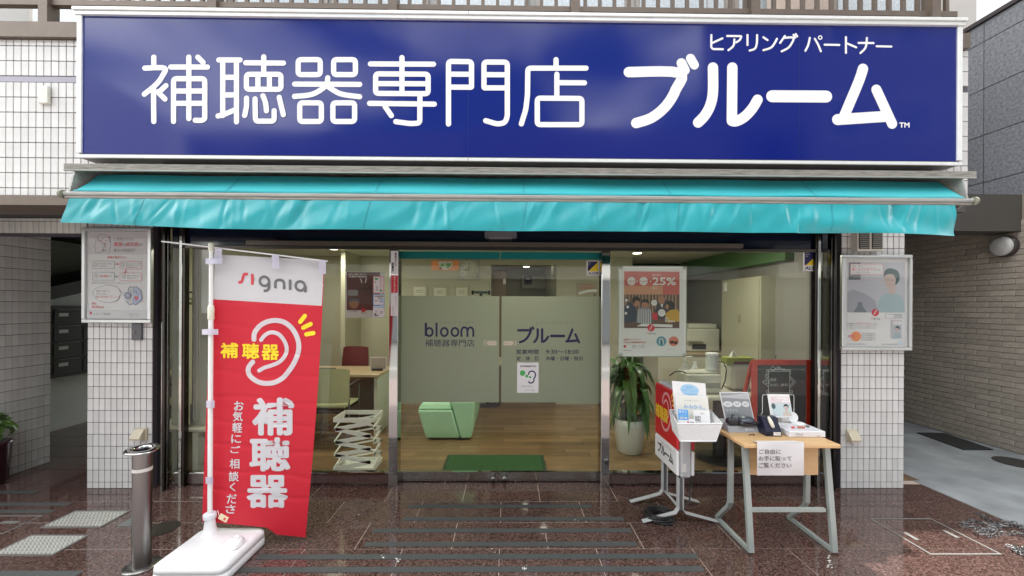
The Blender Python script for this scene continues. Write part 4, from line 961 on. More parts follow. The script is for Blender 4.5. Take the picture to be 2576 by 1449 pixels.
def p_right(d):     # frame at (600,415)-(1170,1198)
    m_w = mat('cool white print', (.74,.73,.74), .6); d.rect(640,450,1135,1165,m_w); d.rect(652,475,1120,888,mat('cool lilac print', (.50,.50,.55), .6))
    d.rect(663,478,760,620,mat('dusk grey print', (.14,.15,.17), .6))
    d.rect(678,490,945,577,M_pkt,r=4); d.rect(681,493,942,574,m_w,r=4)
    d.text('最近、母は、', 692, 498, 16, M_gry, w=84); d.text('聞こえているフリ', 692, 521, 25, M_pkt, w=182, bold=.02); d.text('をする。', 876, 530, 15, M_gry, w=48); d.text('そんな時にどうすれば?', 692, 552, 14, M_gry, w=142)
    skin = mat('printed skin', (.55,.44,.40), .6); hair = mat('printed dark hair', (.06,.11,.12), .6); shirt = mat('printed shirt', (.36,.46,.50), .6)
    # two people in print: woman with short dark hair at right, shoulder at left
    d.poly([(900,888),(905,800),(940,740),(1010,720),(1080,745),(1118,810),(1120,888)], shirt, smooth=False)
    d.poly([(985,660),(1040,660),(1045,735),(990,740)], skin); d.poly([(948,600),(960,560),(1010,545),(1055,565),(1060,620),(1040,670),(1000,690),(965,670)], skin, smooth=True)
    d.poly([(945,600),(955,550),(985,525),(1025,528),(1065,550),(1078,600),(1065,640),(1042,660),(1046,610),(1020,575),(975,575)], hair, smooth=True)
    d.poly([(652,888),(652,720),(700,700),(800,735),(880,790),(905,888)], mat('printed grey coat', (.36,.37,.42), .6), smooth=False)
    d.poly([(700,888),(735,835),(740,805),(770,803),(780,840),(815,888)], mat('printed deep grey', (.17,.20,.23), .6), smooth=False)
    d.stroke([(975,622),(988,620)], 3, hair); d.stroke([(1012,622),(1026,622)], 3, hair); d.stroke([(985,655),(1000,662),(1015,655)], 3, M_pkt, smooth=True)
    d.disc(880,888,30,M_red); d.stroke([(893,872),(884,874),(878,890),(868,903)], 6, m_w, smooth=True); signia(d, 843, 930, 76, M_red, M_gry)
    d.text('日本の高齢者は、', 650, 975, 12, M_gry, w=72); d.text('言葉や周りの状況を', 725, 972, 14, M_pkt, w=118); d.text('うまく', 846, 975, 12, M_gry, w=46)
    for y in (992,1010): d.text('はっきり聞こえることでコミュニケーションに不安をなくしましょう', 650, y, 11, M_gry, w=240)
    d.disc(724,1085,41,mat('orange print', (.85,.28,.10), .5)); d.text('97%', 660, 1074, 24, M_pkt, w=56, bold=.02)
    for y in (1055,1072,1089,1106): d.text('聞こえの改善を実感した方', 772, y, 11, M_gry, w=110)
    for y in (1146,): d.rect(650,y,802,y+3,M_gry); d.rect(930,y,1100,y+3,M_gry)
    d.rect(960,900,1100,936,M_gry,r=3); d.rect(962,902,1098,934,m_w,r=3); d.rect(1030,905,1094,911,M_gry); d.rect(1030,921,1094,927,M_gry)
    d.rect(1008,950,1094,1100,mat('cool lilac print', (.50,.50,.55), .6),r=4); d.rect(1022,960,1090,985,m_w); d.text('聞こえ', 1026, 965, 12, M_pkt)
    d.poly([(1030,1098),(1032,1062),(1056,1048),(1082,1062),(1086,1098)], shirt); d.disc(1058,1030,16,skin,ry=20); d.poly([(1040,1025),(1045,1003),(1062,996),(1078,1008),(1078,1030),(1068,1018),(1050,1014)], hair, smooth=True)
    d.rect(1066,1120,1094,1150,mat('pale sky ink',(.55,.70,.82),.5))
framed('framed portrait poster with round red emblem on the right tiled pillar', 2120, 640, 2296, 882, 3.315, .027, (600,415,1170,1198), p_right)
def p_mid(d):      # sheet rectangle (180,305)-(735,1050); clear holder
    m_w = mat('cool white print', (.74,.73,.74), .6); d.rect(205,328,712,1030,m_w)
    rd = mat('brick red print', (.55,.13,.11), .6); d.rect(227,352,676,815,rd); d.rect(227,470,676,550,mat('orange sand print', (.60,.30,.18), .6)); d.rect(540,470,676,560,rd)
    d.rect(227,540,676,815,mat('brown print', (.13,.075,.05), .6))
    for i in range(16): d.rect(236+i*27, 540, 247+i*27, 690, mat('tan slat print', (.34,.24,.16), .6))
    for x in (286,384): d.disc(x,432,34,m_w)
    d.text('約', 280, 408, 10, rd); d.text('1,000回', 258, 424, 16, rd, w=56); d.text('毎秒分析', 268, 446, 8, rd, w=36)
    d.text('約', 378, 408, 10, rd); d.text('192,000回', 352, 424, 16, rd, w=64); d.text('毎秒', 370, 446, 8, rd)
    for x in (334,442): d.poly([(x-6,420),(x+7,433),(x-6,446)], m_w)
    d.text('聞き取り', 455, 372, 19, m_w, w=74); d.text('25%', 455, 400, 64, m_w, w=192, bold=.02); d.text('向上', 455, 476, 20, m_w, w=40)
    sk = mat('warm printed skin', (.40,.20,.12), .6); hr = mat('printed black hair', (.02,.018,.016), .6)
    d.poly([(228,740),(232,640),(270,600),(320,620),(330,700),(322,760),(240,780)], mat('navy coat print', (.04,.055,.09), .6)); d.disc(322,605,28,sk,ry=34); d.poly([(292,600),(296,568),(325,556),(352,570),(354,600),(335,588),(312,600),(306,625)], hr, smooth=True)
    d.poly([(325,790),(332,690),(360,645),(420,640),(452,690),(456,760),(440,800)], mat('grey stripe print', (.20,.21,.25), .6))
    for i in range(8): d.rect(340+i*14, 660, 344+i*14, 780, m_w)
    d.disc(395,620,27,sk,ry=34); d.poly([(366,618),(370,590),(395,578),(425,590),(426,618),(408,604),(382,604)], hr, smooth=True)
    d.poly([(470,700),(500,600),(560,580),(620,600),(640,680),(600,740),(500,740)], mat('dark jacket print', (.05,.045,.06), .6)); d.poly([(515,605),(530,590),(545,610),(535,650)], m_w); d.disc(530,585,28,sk,ry=35)
    d.poly([(590,815),(560,700),(600,665),(660,660),(676,690),(676,815)], mat('mustard print', (.58,.34,.05), .6)); d.disc(600,628,36,hr,ry=36); d.disc(576,640,14,sk,ry=20)
    d.poly([(456,740),(456,690),(495,690),(500,750)], M_red); d.poly([(227,815),(227,775),(330,770),(440,790),(676,760),(676,815)], mat('table print', (.12,.07,.05), .6)); d.poly([(330,800),(370,780),(620,785),(620,808)], m_w)
    d.disc(470,608,24,m_w); d.disc(532,690,30,m_w); d.text('なるほど', 452, 598, 10, M_gry, w=34); d.text('次はこれ', 510, 676, 9, M_gry, w=42); d.text('どうですか', 510, 690, 9, M_gry, w=42)
    for x, y in ((245,588),(256,643),(242,694)): d.disc(x,y,11,m_w)
    d.text('Be', 560, 724, 18, m_w, bold=.02); d.text('Brilliant', 560, 746, 18, m_w, w=78, bold=.02)
    d.disc(446,813,30,M_red); d.stroke([(459,797),(450,799),(445,815),(434,829)], 6, m_w, smooth=True); signia(d, 408, 850, 74, M_red, M_gry)
    d.text('会話を“ロックオン”。', 225, 900, 18, rd, w=145, bold=.01); d.text('Signia IX補聴器新登場!', 225, 924, 17, rd, w=180, bold=.01)
    tl = mat('teal print', (.10,.30,.38), .5); d.disc(530,922,40,tl); d.disc(630,922,40,mat('coral print', (.66,.20,.13), .5)); d.stroke([(515,945),(518,908),(540,905),(548,945)], 7, m_w, smooth=True); d.stroke([(530,945),(532,915)], 5, hr); d.rect(602,918,630,940,hr); d.rect(634,922,660,944,hr)
    d.disc(235,965,11,M_red); 
    for y in (955,965,974): d.text('補聴器のことならお気軽に', 292, y, 6, M_gry, w=104)
    d.rect(222,996,288,999,M_gry); d.text('お問い合わせ', 580, 984, 8, M_gry, w=60)
a = at(1558, 667, 3.462); b = at(1727, 899, 3.462)
wp = framed('red and white poster with large percentage in a clear holder inside the right window', 1556, 668, 1727, 898, 3.47, .008, (180,305,735,1050), p_mid, depth=.010, cover=False, frame=mat('clear acrylic edge', (.55,.58,.55), .15, spec=.8), name='window_poster')
for u, v in ((1563,674),(1722,674),(1563,893),(1722,893)):
    p = at(u, v, 3.465); MB().lathe([(.016, 0), (.013, .006), (.005, .010)], p, 14, M=Matrix.Rotation(R(90), 4, 'X')).build('suction_cup', mat('clear rubber', (.45,.46,.40), .2), wp)
# dark red poster inside the left window
def p_in(d):     # (1570,345)-(1885,750)
    m_w = mat('cool white print', (.74,.73,.74), .6); d.rect(1580,350,1848,685,mat('maroon print', (.13,.045,.045), .6)); d.rect(1572,685,1848,745,m_w)
    d.text('高度から重度に対応する', 1596, 362, 15, m_w, w=140, bold=.02); d.text('充電式補聴器', 1596, 382, 15, m_w, w=145, bold=.02)
    d.stroke([(1692,410),(1702,442)], 9, m_w); d.stroke([(1738,405),(1730,440)], 9, m_w); signia(d, 1660, 475, 165, M_blk, M_blk)
    d.rect(1590,505,1672,558,mat('grey case print', (.32,.32,.33), .5), r=14); d.disc(1640,625,38,mat('warm printed skin', (.40,.20,.12), .6),ry=45); d.poly([(1602,620),(1610,590),(1650,580),(1682,595),(1680,615),(1640,605)], mat('dusk grey print', (.14,.15,.17), .6), smooth=True)
    d.disc(1716,684,18,M_red); signia(d, 1692, 704, 48, M_red, M_gry); d.text('シグニア補聴器', 1592, 690, 12, M_gry, w=74)
framed('dark maroon hearing aid poster hanging inside the left window', 869, 683, 967, 800, 3.62, .004, (1570,345,1885,752), p_in, cover=False, depth=.006, frame=M_white, name='window_poster')
# outdoor sockets on the pillars
M_sock = mat('cream weatherproof socket', (.60,.54,.40), .45)
for lbl, u0, v0_, u1, v1_ in (('cream weatherproof socket low on the left tiled pillar', 336, 1078, 366, 1110), ('cream weatherproof socket low on the right tiled pillar', 2131, 1082, 2160, 1114)):
    a, b = at(u0, v0_, 3.34), at(u1, v1_, 3.34)
    t = thing('outdoor_socket', lbl, 'socket', ((a.x+b.x)/2, 3.36, b.z), 'outdoor sockets on the pillars')
    MB().box(a.x+.008, 3.348, b.z, b.x, FY-.007, a.z, bev=.003).build('base_plate', M_sock, t)
    MB().prism([(3.347, a.z-.006), (3.335, a.z-.01), (3.295, b.z+.035), (3.30, b.z+.018), (3.347, b.z+.018)], 'x', a.x+.004, b.x-.012).build('flap_cover', M_sock, t)
    MB().box(a.x+.03, 3.32, b.z-.004, b.x-.03, 3.346, b.z+.016).build('outlet', M_white, t)
a, b = at(330, 813, 3.345), at(355, 856, 3.345)
t = thing('lock_box', 'small dark grey lock cover under the left framed poster', 'lock', (a.x, 3.35, b.z))
MB().box(a.x, 3.345, b.z, b.x, FY-.007, a.z, bev=.003).build('cover', mat('dark grey cover', (.11,.11,.12), .4), t)
MB().lathe([(.010, 0), (.010, .004), (.006, .006)], ((a.x*2+b.x)/3, 3.344, b.z+.07), 14, M=Matrix.Rotation(R(90), 4, 'X')).build('keyhole', M_brush, t)
# ================================================================ shop interior
IY0 = 3.56
M_iw = mat('cream interior wall', (.50,.485,.375), .6, nscale=3, namt=.03)
M_iw2 = mat('green interior wall', (.24,.30,.13), .6)
CZ = 2.30
fl = struct('interior_floor', MB().box(-3.46, 3.525, -.02, 3.7, 8.6, .001), mat('floor bed', (.12,.07,.04), .7))
M_wood = mat('oiled oak floor', (.24,.15,.075), .26, nscale=14, namt=.3, objvar=.22, stretch=(.5, 9, 1), spec=.5)
pm = {}
y = 3.526; j = 0
while y < 7.5:
    x = -3.4 - (j % 4)*.24
    while x < 3.6:
        x1 = x+.90
        a, b = max(x, -3.4), min(x1, 3.6)
        if b-a > .04:
            k = round(b-a, 3)
            if k not in pm:
                me = MB().box(0, .001, 0, k-.002, .105, .006).mesh('floor_plank'); me.materials.append(M_wood); pm[k] = me
            o = bpy.data.objects.new('floor_plank', pm[k]); COL.objects.link(o); o.parent = fl; o.location = (a, y, .002)
        x = x1
    y += .107 if y < 5.2 else .107; j += 1
struct('interior_ceiling', MB().box(-3.46, GY+.065, CZ, 3.7, 8.6, CZ+.06), mat('interior ceiling', (.66,.66,.58), .7))
struct('interior_wall', MB().box(-3.50, GY+.12, 0, -3.46, 8.6, CZ).box(3.42, 3.76, 0, 3.72, 8.6, CZ), M_iw)
BW = 6.2
struct('back_wall', MB().box(-3.46, BW, 0, -.26, BW+.1, CZ).box(.76, BW, 0, 1.95, BW+.1, CZ).box(-.26, BW, 2.18, .76, BW+.1, CZ), M_iw)
struct('partition', MB().box(-2.34, 5.6, 0, -2.28, BW, CZ), M_iw)
struct('back_room_wall', MB().box(-.3, 8.2, 0, 4, 8.3, CZ).box(-.36, BW+.1, 0, -.26, 8.3, CZ).box(.76, BW+.1, 0, .84, 8.2, CZ), M_iw)
struct('green_wall', MB().box(1.95, 7.0, 0, 3.6, 7.1, 1.35).box(1.90, BW+.1, 0, 1.95, 7.1, CZ), M_iw2)
struct('dark_upper_wall', MB().box(1.96, 7.02, 1.351, 3.6, 7.1, CZ), mat('dark window wall', (.03,.028,.025), .5))
o = MB().box(1.96, 6.9, 1.33, 3.5, 7.0, 1.36).build('window_ledge', M_iw); tag(o, 'pale ledge under the dark back windows inside the shop', 'ledge')
for i, u in enumerate((1735, 1775)):
    a, b = at(u, 703, 6.99), at(u+34, 792, 6.99)
    t = thing('back_window', ('left' if i == 0 else 'right')+' dark framed window at the back of the shop', 'window', (a.x, 7, b.z), 'back windows')
    MB().box(a.x, 6.985, b.z, b.x, 7.018, a.z).build('frame', M_dark, t)
    MB().box(a.x+.03, 6.978, b.z+.03, b.x-.03, 6.984, a.z-.03).build('pane', mat('dim pane', (.20,.22,.20), .3), t)
o = MB().box(3.02, 4.3, 2.06, 3.4, 7.0, CZ-.002).build('green_bulkhead', mat('green bulkhead', (.10,.20,.08), .6)); tag(o, 'green bulkhead along the ceiling at the right inside the shop', 'bulkhead')
# lights
M_lamp = mat('lit downlight', (1, .95, .82), .5, emit=3.5)
for i, (u, v) in enumerate(((838,627),(1371,658),(1603,633),(1543,659),(1324,690))):
    Y = (CZ-CAMH)*F/(HZ-v)*1.0; Y = min(Y, 7.6); p = at(u, v, Y)
    zz = CZ
    t = thing('downlight', ['lit round ceiling downlight above the desk by the left window','lit round ceiling downlight behind the right glass door','lit round ceiling downlight above the window poster','small lit downlight left of the window poster','lit downlight in the back room above the meter box','lit downlight above the coat hangers at far left'][i], 'ceiling light', (p.x, p.y, CZ), 'ceiling downlights')
    MB().lathe([(.075,-.012),(.078,-.001)], (p.x, p.y, zz), 24).build('rim', M_white, t)
    MB().lathe([(.055,-.016),(.060,-.013)], (p.x, p.y, zz), 24).build('lamp_disc', M_lamp, t)
for x, y, e in ((-1.9,4.25,15),(.15,4.2,15),(2.1,4.3,13)):  # added downlights, out of view, that brighten the front of the room
    t = thing('downlight', {-1.9: 'added unseen downlight over the zigzag rack, behind the door head', .15: 'added unseen downlight just inside the sliding doors, behind the door head', 2.1: 'added unseen downlight over the pedestal table, behind the window head'}[x], 'ceiling light', (x, y, CZ), 'ceiling downlights')
    MB().lathe([(.075,-.012),(.078,-.001)], (x, y, CZ), 24).build('rim', M_white, t)
    MB().lathe([(.055,-.016),(.060,-.013)], (x, y, CZ), 24).build('lamp_disc', M_lamp, t)
LAMPS = [(x, y, e) for x, y, e in ((-1.9,4.25,19),(.15,4.2,21),(2.1,4.3,20))]  # light of the added, unseen front downlights; visible ones are appended below
for i, (u, v) in enumerate(((838,627),(1371,658),(1603,633),(1543,659),(1324,690))):
    Y = min((CZ-CAMH)*F/(HZ-v), 7.6); p = at(u, v, Y); LAMPS.append((p.x, p.y, (9,0,0,0,0)[i]))
for x, y, e in LAMPS:
    if not e: continue
    al = bpy.data.lights.new('ceiling_lamp', 'AREA'); al.shape = 'DISK'; al.size = .12 if y < 6 else .55; al.energy = e*.42; al.color = (1, .94, .80)
    ao = bpy.data.objects.new('ceiling_lamp', al); COL.objects.link(ao); ao.location = (x, y, CZ-.02)
# green mat
p0, p1 = gd(1127, 1147), gd(1366, 1147)
t = thing('door_mat', 'dark green entrance mat just inside the glass doors', 'mat', ((p0.x+p1.x)/2, 3.8, 0))
MB().box(p0.x, 3.60, .009, p1.x, 4.08, .016).build('rubber_edge', mat('mat rubber', (.02,.05,.02), .7), t)
MB().box(p0.x+.03, 3.63, .0165, p1.x-.03, 4.05, .024, bev=.003).build('pile', mat('green mat pile', (.03,.10,.025), .95, nscale=180, namt=.4, bump=.8, bscale=300), t)
# green sofa
M_sofa = mat('mint sofa vinyl', (.50,.86,.56), .45, nscale=4, namt=.05, bump=.05, bscale=9)
t = thing('sofa', 'mint green low sofa with slanted back seen under the frosted door band', 'sofa', (-.7, 4.8, 0))
s0 = gd(1062, 1103, .03).x; s1 = gd(1186, 1103, .03).x; sy = gd(1100, 1103, .03).y
def ztap(poly0, poly1, z0, z1):
    vs = [(x, y, z0) for x, y in poly0]+[(x, y, z1) for x, y in poly1]; n = len(poly0)
    return vs, [tuple(range(n))[::-1], tuple(range(n, 2*n))]+[(i, (i+1) % n, (i+1) % n+n, i+n) for i in range(n)]
mb = MB(); mb.add(*ztap([(s0+.04,sy),(s1-.13,sy),(s1-.13,sy+1.25),(s0+.04,sy+1.25)], [(s0-.05,sy-.03),(s1-.22,sy-.03),(s1-.22,sy+1.25),(s0-.05,sy+1.25)], .03, .36))
mb.add(*ztap([(s0-.05,sy-.03),(s1-.22,sy-.03),(s1-.22,sy+1.25),(s0-.05,sy+1.25)], [(s0+.0,sy+.0),(s1-.24,sy+.0),(s1-.24,sy+1.25),(s0+.0,sy+1.25)], .36, .44)); mb.build('seat', M_sofa, t)
mb = MB(); mb.add(*ztap([(s1-.125,sy),(s1,sy),(s1,sy+1.25),(s1-.125,sy+1.25)], [(s1-.235,sy-.03),(s1+.04,sy-.03),(s1+.04,sy+1.25),(s1-.235,sy+1.25)], .03, .46))
mb.add(*ztap([(s1-.235,sy-.03),(s1+.04,sy-.03),(s1+.04,sy+1.25),(s1-.235,sy+1.25)], [(s1-.14,sy),(s1+.03,sy),(s1+.03,sy+1.25),(s1-.14,sy+1.25)], .46, .72)); mb.build('backrest', M_sofa, t)
for o_ in t.children:
    bv = o_.modifiers.new('bevel', 'BEVEL'); bv.width = .022; bv.segments = 3; bv.limit_method = 'ANGLE'
MB().box(s0+.08, sy+.04, .005, s1-.03, sy+1.2, .03).build('plinth', M_black, t)
# base of a round table behind the sofa
p = gd(1228, 1020); t = thing('round_side_table', 'small round table on a black foot just right of the mint sofa', 'table', (p.x, p.y, 0))
MB().lathe([(.19,.008),(.19,.02),(.03,.03)], (p.x, p.y, 0), 24).build('foot', M_black, t); MB().lathe([(.03,.031),(.03,.69)], (p.x, p.y, 0), 12).build('column', M_black, t); MB().lathe([(.3,.691),(.3,.715)], (p.x, p.y, 0), 28).build('top', M_iw, t)
# zig-zag magazine rack
MX0, MX1 = at(838, 1190, 3.66).x, at(938, 1190, 3.66).x; r0 = 3.66
t = thing('zigzag_rack', 'white zigzag slatted umbrella stand inside the left window', 'umbrella stand', ((MX0+MX1)/2, r0+.14, 0))
M_rk = mat('white rack', (.82,.83,.76), .4)
H = .51; W_ = MX1-MX0; D_ = .27; n = 7; hh = (H-.09)/n
MB().box(MX0+.003, r0+.003, .009, MX1-.003, r0+D_-.003, .02).build('tray', M_rk, t)
def side(o, ex, L, nm):
    ex = Vector(ex); o = Vector(o)
    for k in range(n):
        for a_, b_ in (((0, 1), (1, 0))[k % 2],):
            z0 = .045+hh*k
            MB().bar([o+ex*(.02+a_*(L-.04))+Z3*z0, o+ex*(.02+b_*(L-.04))+Z3*(z0+hh)], .006, (.036 if nm in 'fr' else .016), up=(0,0,1)).build('slat', M_rk, t)
    for z in (.03, H-.02): MB().bar([o+ex*.004+Z3*z, o+ex*(L-.004)+Z3*z], .008, .040, up=(0,0,1)).build('band', M_rk, t)
side((MX0, r0, 0), (1,0,0), W_, 'f'); side((MX0, r0+D_, 0), (1,0,0), W_, 'b'); side((MX0, r0, 0), (0,1,0), D_, 'l'); side((MX1, r0, 0), (0,1,0), D_, 'r')
# desk, chairs, things on the desk
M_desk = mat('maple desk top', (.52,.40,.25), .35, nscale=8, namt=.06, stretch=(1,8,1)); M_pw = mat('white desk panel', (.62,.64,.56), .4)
t = thing('reception_desk', 'maple topped consulting desk with white side panel behind the left window', 'desk', (-2.1, 4.9, 0))
MB().box(-2.9, 4.66, .70, -1.50, 5.3, .735, bev=.004).build('desk_top', M_desk, t)
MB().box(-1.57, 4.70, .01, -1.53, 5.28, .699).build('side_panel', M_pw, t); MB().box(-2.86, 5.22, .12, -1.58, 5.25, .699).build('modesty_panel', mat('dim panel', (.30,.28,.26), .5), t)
MB().box(-2.88, 4.72, .01, -2.84, 5.28, .699).build('side_panel', M_pw, t)
def curved_back(cx, cy, w, z0, z1, m, par, bow=.05, nm='backrest'):
    def f(s, q): a = (s-.5)*2; return (cx+a*w/2*(1-.06*q*q), cy+bow*(1-a*a)*-1+.04*q, z0+(z1-z0)*q-.02*abs(a)**4*(q > .5))
    mb = MB(); mb.grid(f, 12, 8); mb.grid(lambda s, q: (f(s,q)[0], f(s,q)[1]+.018, f(s,q)[2]), 12, 8); return mb.build(nm, m, par)
M_olv = mat('olive chair cloth', (.38,.40,.22), .7, nscale=60, namt=.06); M_mar = mat('maroon chair cloth', (.12,.02,.025), .7)
cxx = -1.78-.15
t = thing('meeting_chair', 'olive chair with chrome legs in front of the desk', 'chair', (cxx, 4.3, 0))
curved_back(cxx, 4.28, .46, .50, .86, M_olv, t); MB().box(cxx-.22, 4.28, .43, cxx+.2, 4.68, .46, bev=.015).build('seat', M_olv, t); MB().box(cxx-.2, 4.27, .405, cxx+.19, 4.68, .425).build('seat_pan', M_black, t)
for sx_ in (-.21, .22):
    MB().tube([(cxx+sx_, 4.30, .01), (cxx+sx_, 4.32, .66)], .011, 8).build('leg', M_brush, t); MB().tube([(cxx+sx_, 4.62, .01), (cxx+sx_, 4.60, .64)], .011, 8).build('leg', M_brush, t)
    MB().bar([(cxx+sx_, 4.32, .665), (cxx+sx_+.0, 4.62, .685)], .04, .022).build('armrest', M_black, t)
cx2 = at(892, 900, 5.45).x
t = thing('office_chair', 'maroon chair back rising behind the desk', 'chair', (cx2, 5.5, 0))
curved_back(cx2, 5.45, .36, .62, .98, M_mar, t); MB().box(cx2-.2, 5.46, .44, cx2+.2, 5.85, .48, bev=.015).build('seat', M_mar, t); MB().lathe([(.02,.03),(.02,.44)], (cx2,5.6,0), 10).build('column', M_black, t); MB().lathe([(.22,.01),(.2,.03)], (cx2,5.6,0), 10).build('base', M_black, t)
p = at(952, 900, 4.95); t = thing('brochure_stand', 'framed brochure standing on the desk beside the mullion', 'brochure', (p.x, 4.95, .736))
MB().box(p.x-.10, 4.95, .737, p.x+.10, 4.956, .90).build('sheet', M_lil, t); MB().box(p.x-.09, 4.946, .76, p.x+.09, 4.949, .89).build('picture', mat('desk picture', (.30,.27,.24), .5), t); MB().box(p.x-.07, 4.90, .737, p.x+.06, 4.94, .765, bev=.004).build('case', M_black, t)
p = at(812, 912, 4.9); o = MB().box(p.x-.12, 4.85, .737, p.x+.12, 5.0, .758, bev=.003).build('laptop', M_black); tag(o, 'closed black laptop on the desk beside the banner', 'laptop')
p = at(850, 925, 4.9); o = MB().box(p.x-.12, 4.72, .737, p.x+.1, 4.88, .742).build('leaflet', M_paper); tag(o, 'white leaflet lying on the desk', 'leaflet')
# roller blind, hangers, clock at the far left
bx0, bx1 = at(484, 700, 3.75).x, at(560, 700, 3.75).x
t = thing('roller_blind', 'pale vertical blind with bead cord behind the left window', 'blind', (bx0, 3.75, .5))
for q in range(4): MB().box(bx0+.07*q, 3.75+.004*(q % 2), .35, bx0+.068+.07*q, 3.753+.004*(q % 2), 2.25).build('blind_slat', mat('blind cloth', (.60,.60,.50), .7), t)
MB().tube([(bx0+.02, 3.735, 2.2), (bx0+.024, 3.735, .75), (bx0+.03, 3.735, .5), (bx0+.05, 3.735, .45), (bx0+.06, 3.735, .55), (bx0+.055, 3.735, 2.2)], .0035, 6).build('bead_cord', M_white, t)
t = thing('coat_rail', 'coat rail with black hangers at the far left inside the shop', 'coat rail', (-3.2, 4.3, 1.5))
hz_ = at(440, 735, 4.1).z; MB().tube([(-3.455, 4.1, hz_), (-3.1, 4.1, hz_)], .008, 8).build('rail', M_black, t)
for q in range(3):
    hx = -3.40+.12*q; MB().tube([(hx, 4.1, hz_), (hx+.0, 4.1, hz_-.05), (hx+.02, 3.95, hz_-.12), (hx+.02, 4.28, hz_-.12), (hx, 4.1, hz_-.05)], .006, 6).build('hanger', M_black, t)
t = thing('round_wall_clock', 'small round clock on the side wall at the far left inside the shop', 'clock', (-3.455, 4.6, 1.9))
c = Vector((-3.458, 4.7, 1.98)); MB().lathe([(.15,0),(.15,.03),(.14,.035)], c, 28, M=Matrix.Rotation(R(90), 4, 'Y')).build('case', mat('clock case', (.45,.45,.40), .4), t); MB().lathe([(.125,.036),(.125,.038)], c, 28, M=Matrix.Rotation(R(90), 4, 'Y')).build('dial', M_paper, t)
# white shelf with brochures at left window
sh0, sh1 = at(428, 1095, 3.62).x, at(545, 1095, 3.62).x
zt = at(480, 1078, 3.62).z
t = thing('display_shelf', 'cream low display shelf behind the left window carrying brochures', 'shelf', (sh0, 3.7, 0))
M_cs = mat('cream shelf', (.62,.60,.50), .45)
MB().box(sh0-.02, 3.60, zt-.025, sh1+.1, 3.95, zt, bev=.003).build('shelf_top', M_cs, t)
for xx in (sh0, sh0+.20, sh1): MB().box(xx, 3.62, .01, xx+.05, 3.93, zt-.026).build('upright', M_cs, t)
def broch(d, H):
    d.rect(4, 8, 96, 24, M_pkt); d.rect(6, 10, 94, 22, M_paper); d.text('聞こえているフリをする。', 10, 12, 8, M_pkt, w=78); d.rect(4, 28, 96, H*.75, mat('pale aqua print', (.52,.62,.64), .5))
    d.poly([(55,H*.75),(58,H*.6),(75,H*.54),(92,H*.62),(94,H*.75)], mat('beige cardigan print', (.55,.48,.42), .5)); d.disc(74,H*.46,9,mat('printed skin', (.55,.44,.40), .6),ry=12); d.poly([(62,H*.44),(66,H*.36),(76,H*.33),(86,H*.38),(86,H*.47),(80,H*.41),(68,H*.41)], M_blk, smooth=True)
    d.disc(24,H*.5,14,M_gry); d.disc(58,H*.8,5,M_red); d.rect(8,H*.86,50,H*.9,M_gry)
for i, (u0, u1) in enumerate(((414,466),(478,524))):
    sticker('brochure', ['brochure with portrait, left one of two on the low shelf','brochure with portrait, right one of two beside the banner pole'][i], u0, 1016, u1, 1078, broch, Y=3.78, cat='brochure', group='brochures on the low shelf')
sticker('phone_card', 'white card with phone pictures on a stand above the brochures', 446, 972, 470, 1012, lambda d, H: (d.rect(20,18,50,55,M_bgr), d.rect(22,75,60,H-25,mat('phone blue',(.10,.20,.45),.4)), d.rect(68,20,80,24,M_gry), d.rect(68,40,80,44,M_gry)), Y=3.84, cat='card')
# ---------------------------------------------------------------- back wall things
c = at(1180, 679, 6.16)
t = thing('wall_clock', 'square silver wall clock with black numerals above the frosted band', 'clock', (c.x, 6.17, c.z))
w = .158; MB().box(c.x-w, 6.165, c.z-w, c.x+w, 6.198, c.z+w, bev=.01).build('case', mat('silver clock case', (.50,.50,.46), .35), t)
MB().lathe([(.137,0),(.137,.006),(.130,.008)], (c.x, 6.164, c.z), 36, M=Matrix.Rotation(R(90), 4, 'X')).build('dial', mat('clock dial', (.72,.72,.66), .4), t)
d = Draw(lambda x, y, l: Vector((c.x+x*.001, 6.155-l, c.z-y*.001)), base=.001)
for k in range(1, 13): a = k*math.pi/6; d.text(str(k), 104*math.sin(a)-(9 if k < 10 else 14), -104*math.cos(a)-11, 22, M_blk, bold=.01)
d.stroke([(0,0),(-78,1)], 7, M_blk); d.stroke([(0,0),(3,-100)], 5, M_blk); d.disc(0,0,6,M_blk)
for k in range(60):
    a = k*math.pi/30; d.stroke([(122*math.sin(a), -122*math.cos(a)), (127*math.sin(a), -127*math.cos(a))], 2, M_blk, cap=False)
d.build(t)
for i, (u0, u1, v0_) in enumerate(((1036,1075,717),(1088,1126,719),(1143,1180,719))):
    a, b = at(u0, v0_, 6.18), at(u1, v0_+50, 6.18); n = ['leftmost','middle','rightmost'][i]
    t = thing('framed_certificate', n+' of three framed certificates on the back wall below the clock', 'certificate', (a.x, 6.18, b.z), 'framed certificates')
    MB().box(a.x, 6.175, b.z, b.x, 6.198, a.z, bev=.004).build('frame', mat('pale gold frame', (.50,.46,.33), .3), t)
    MB().box(a.x+.03, 6.171, b.z+.03, b.x-.03, 6.174, a.z-.03).build('sheet', mat('certificate paper', (.70,.68,.55), .5), t)
    MB().box(a.x+.07, 6.168, a.z-.085, b.x-.07, 6.170, a.z-.078).box(a.x+.06, 6.168, a.z-.115, b.x-.06, 6.170, a.z-.110).build('print', M_gry, t)
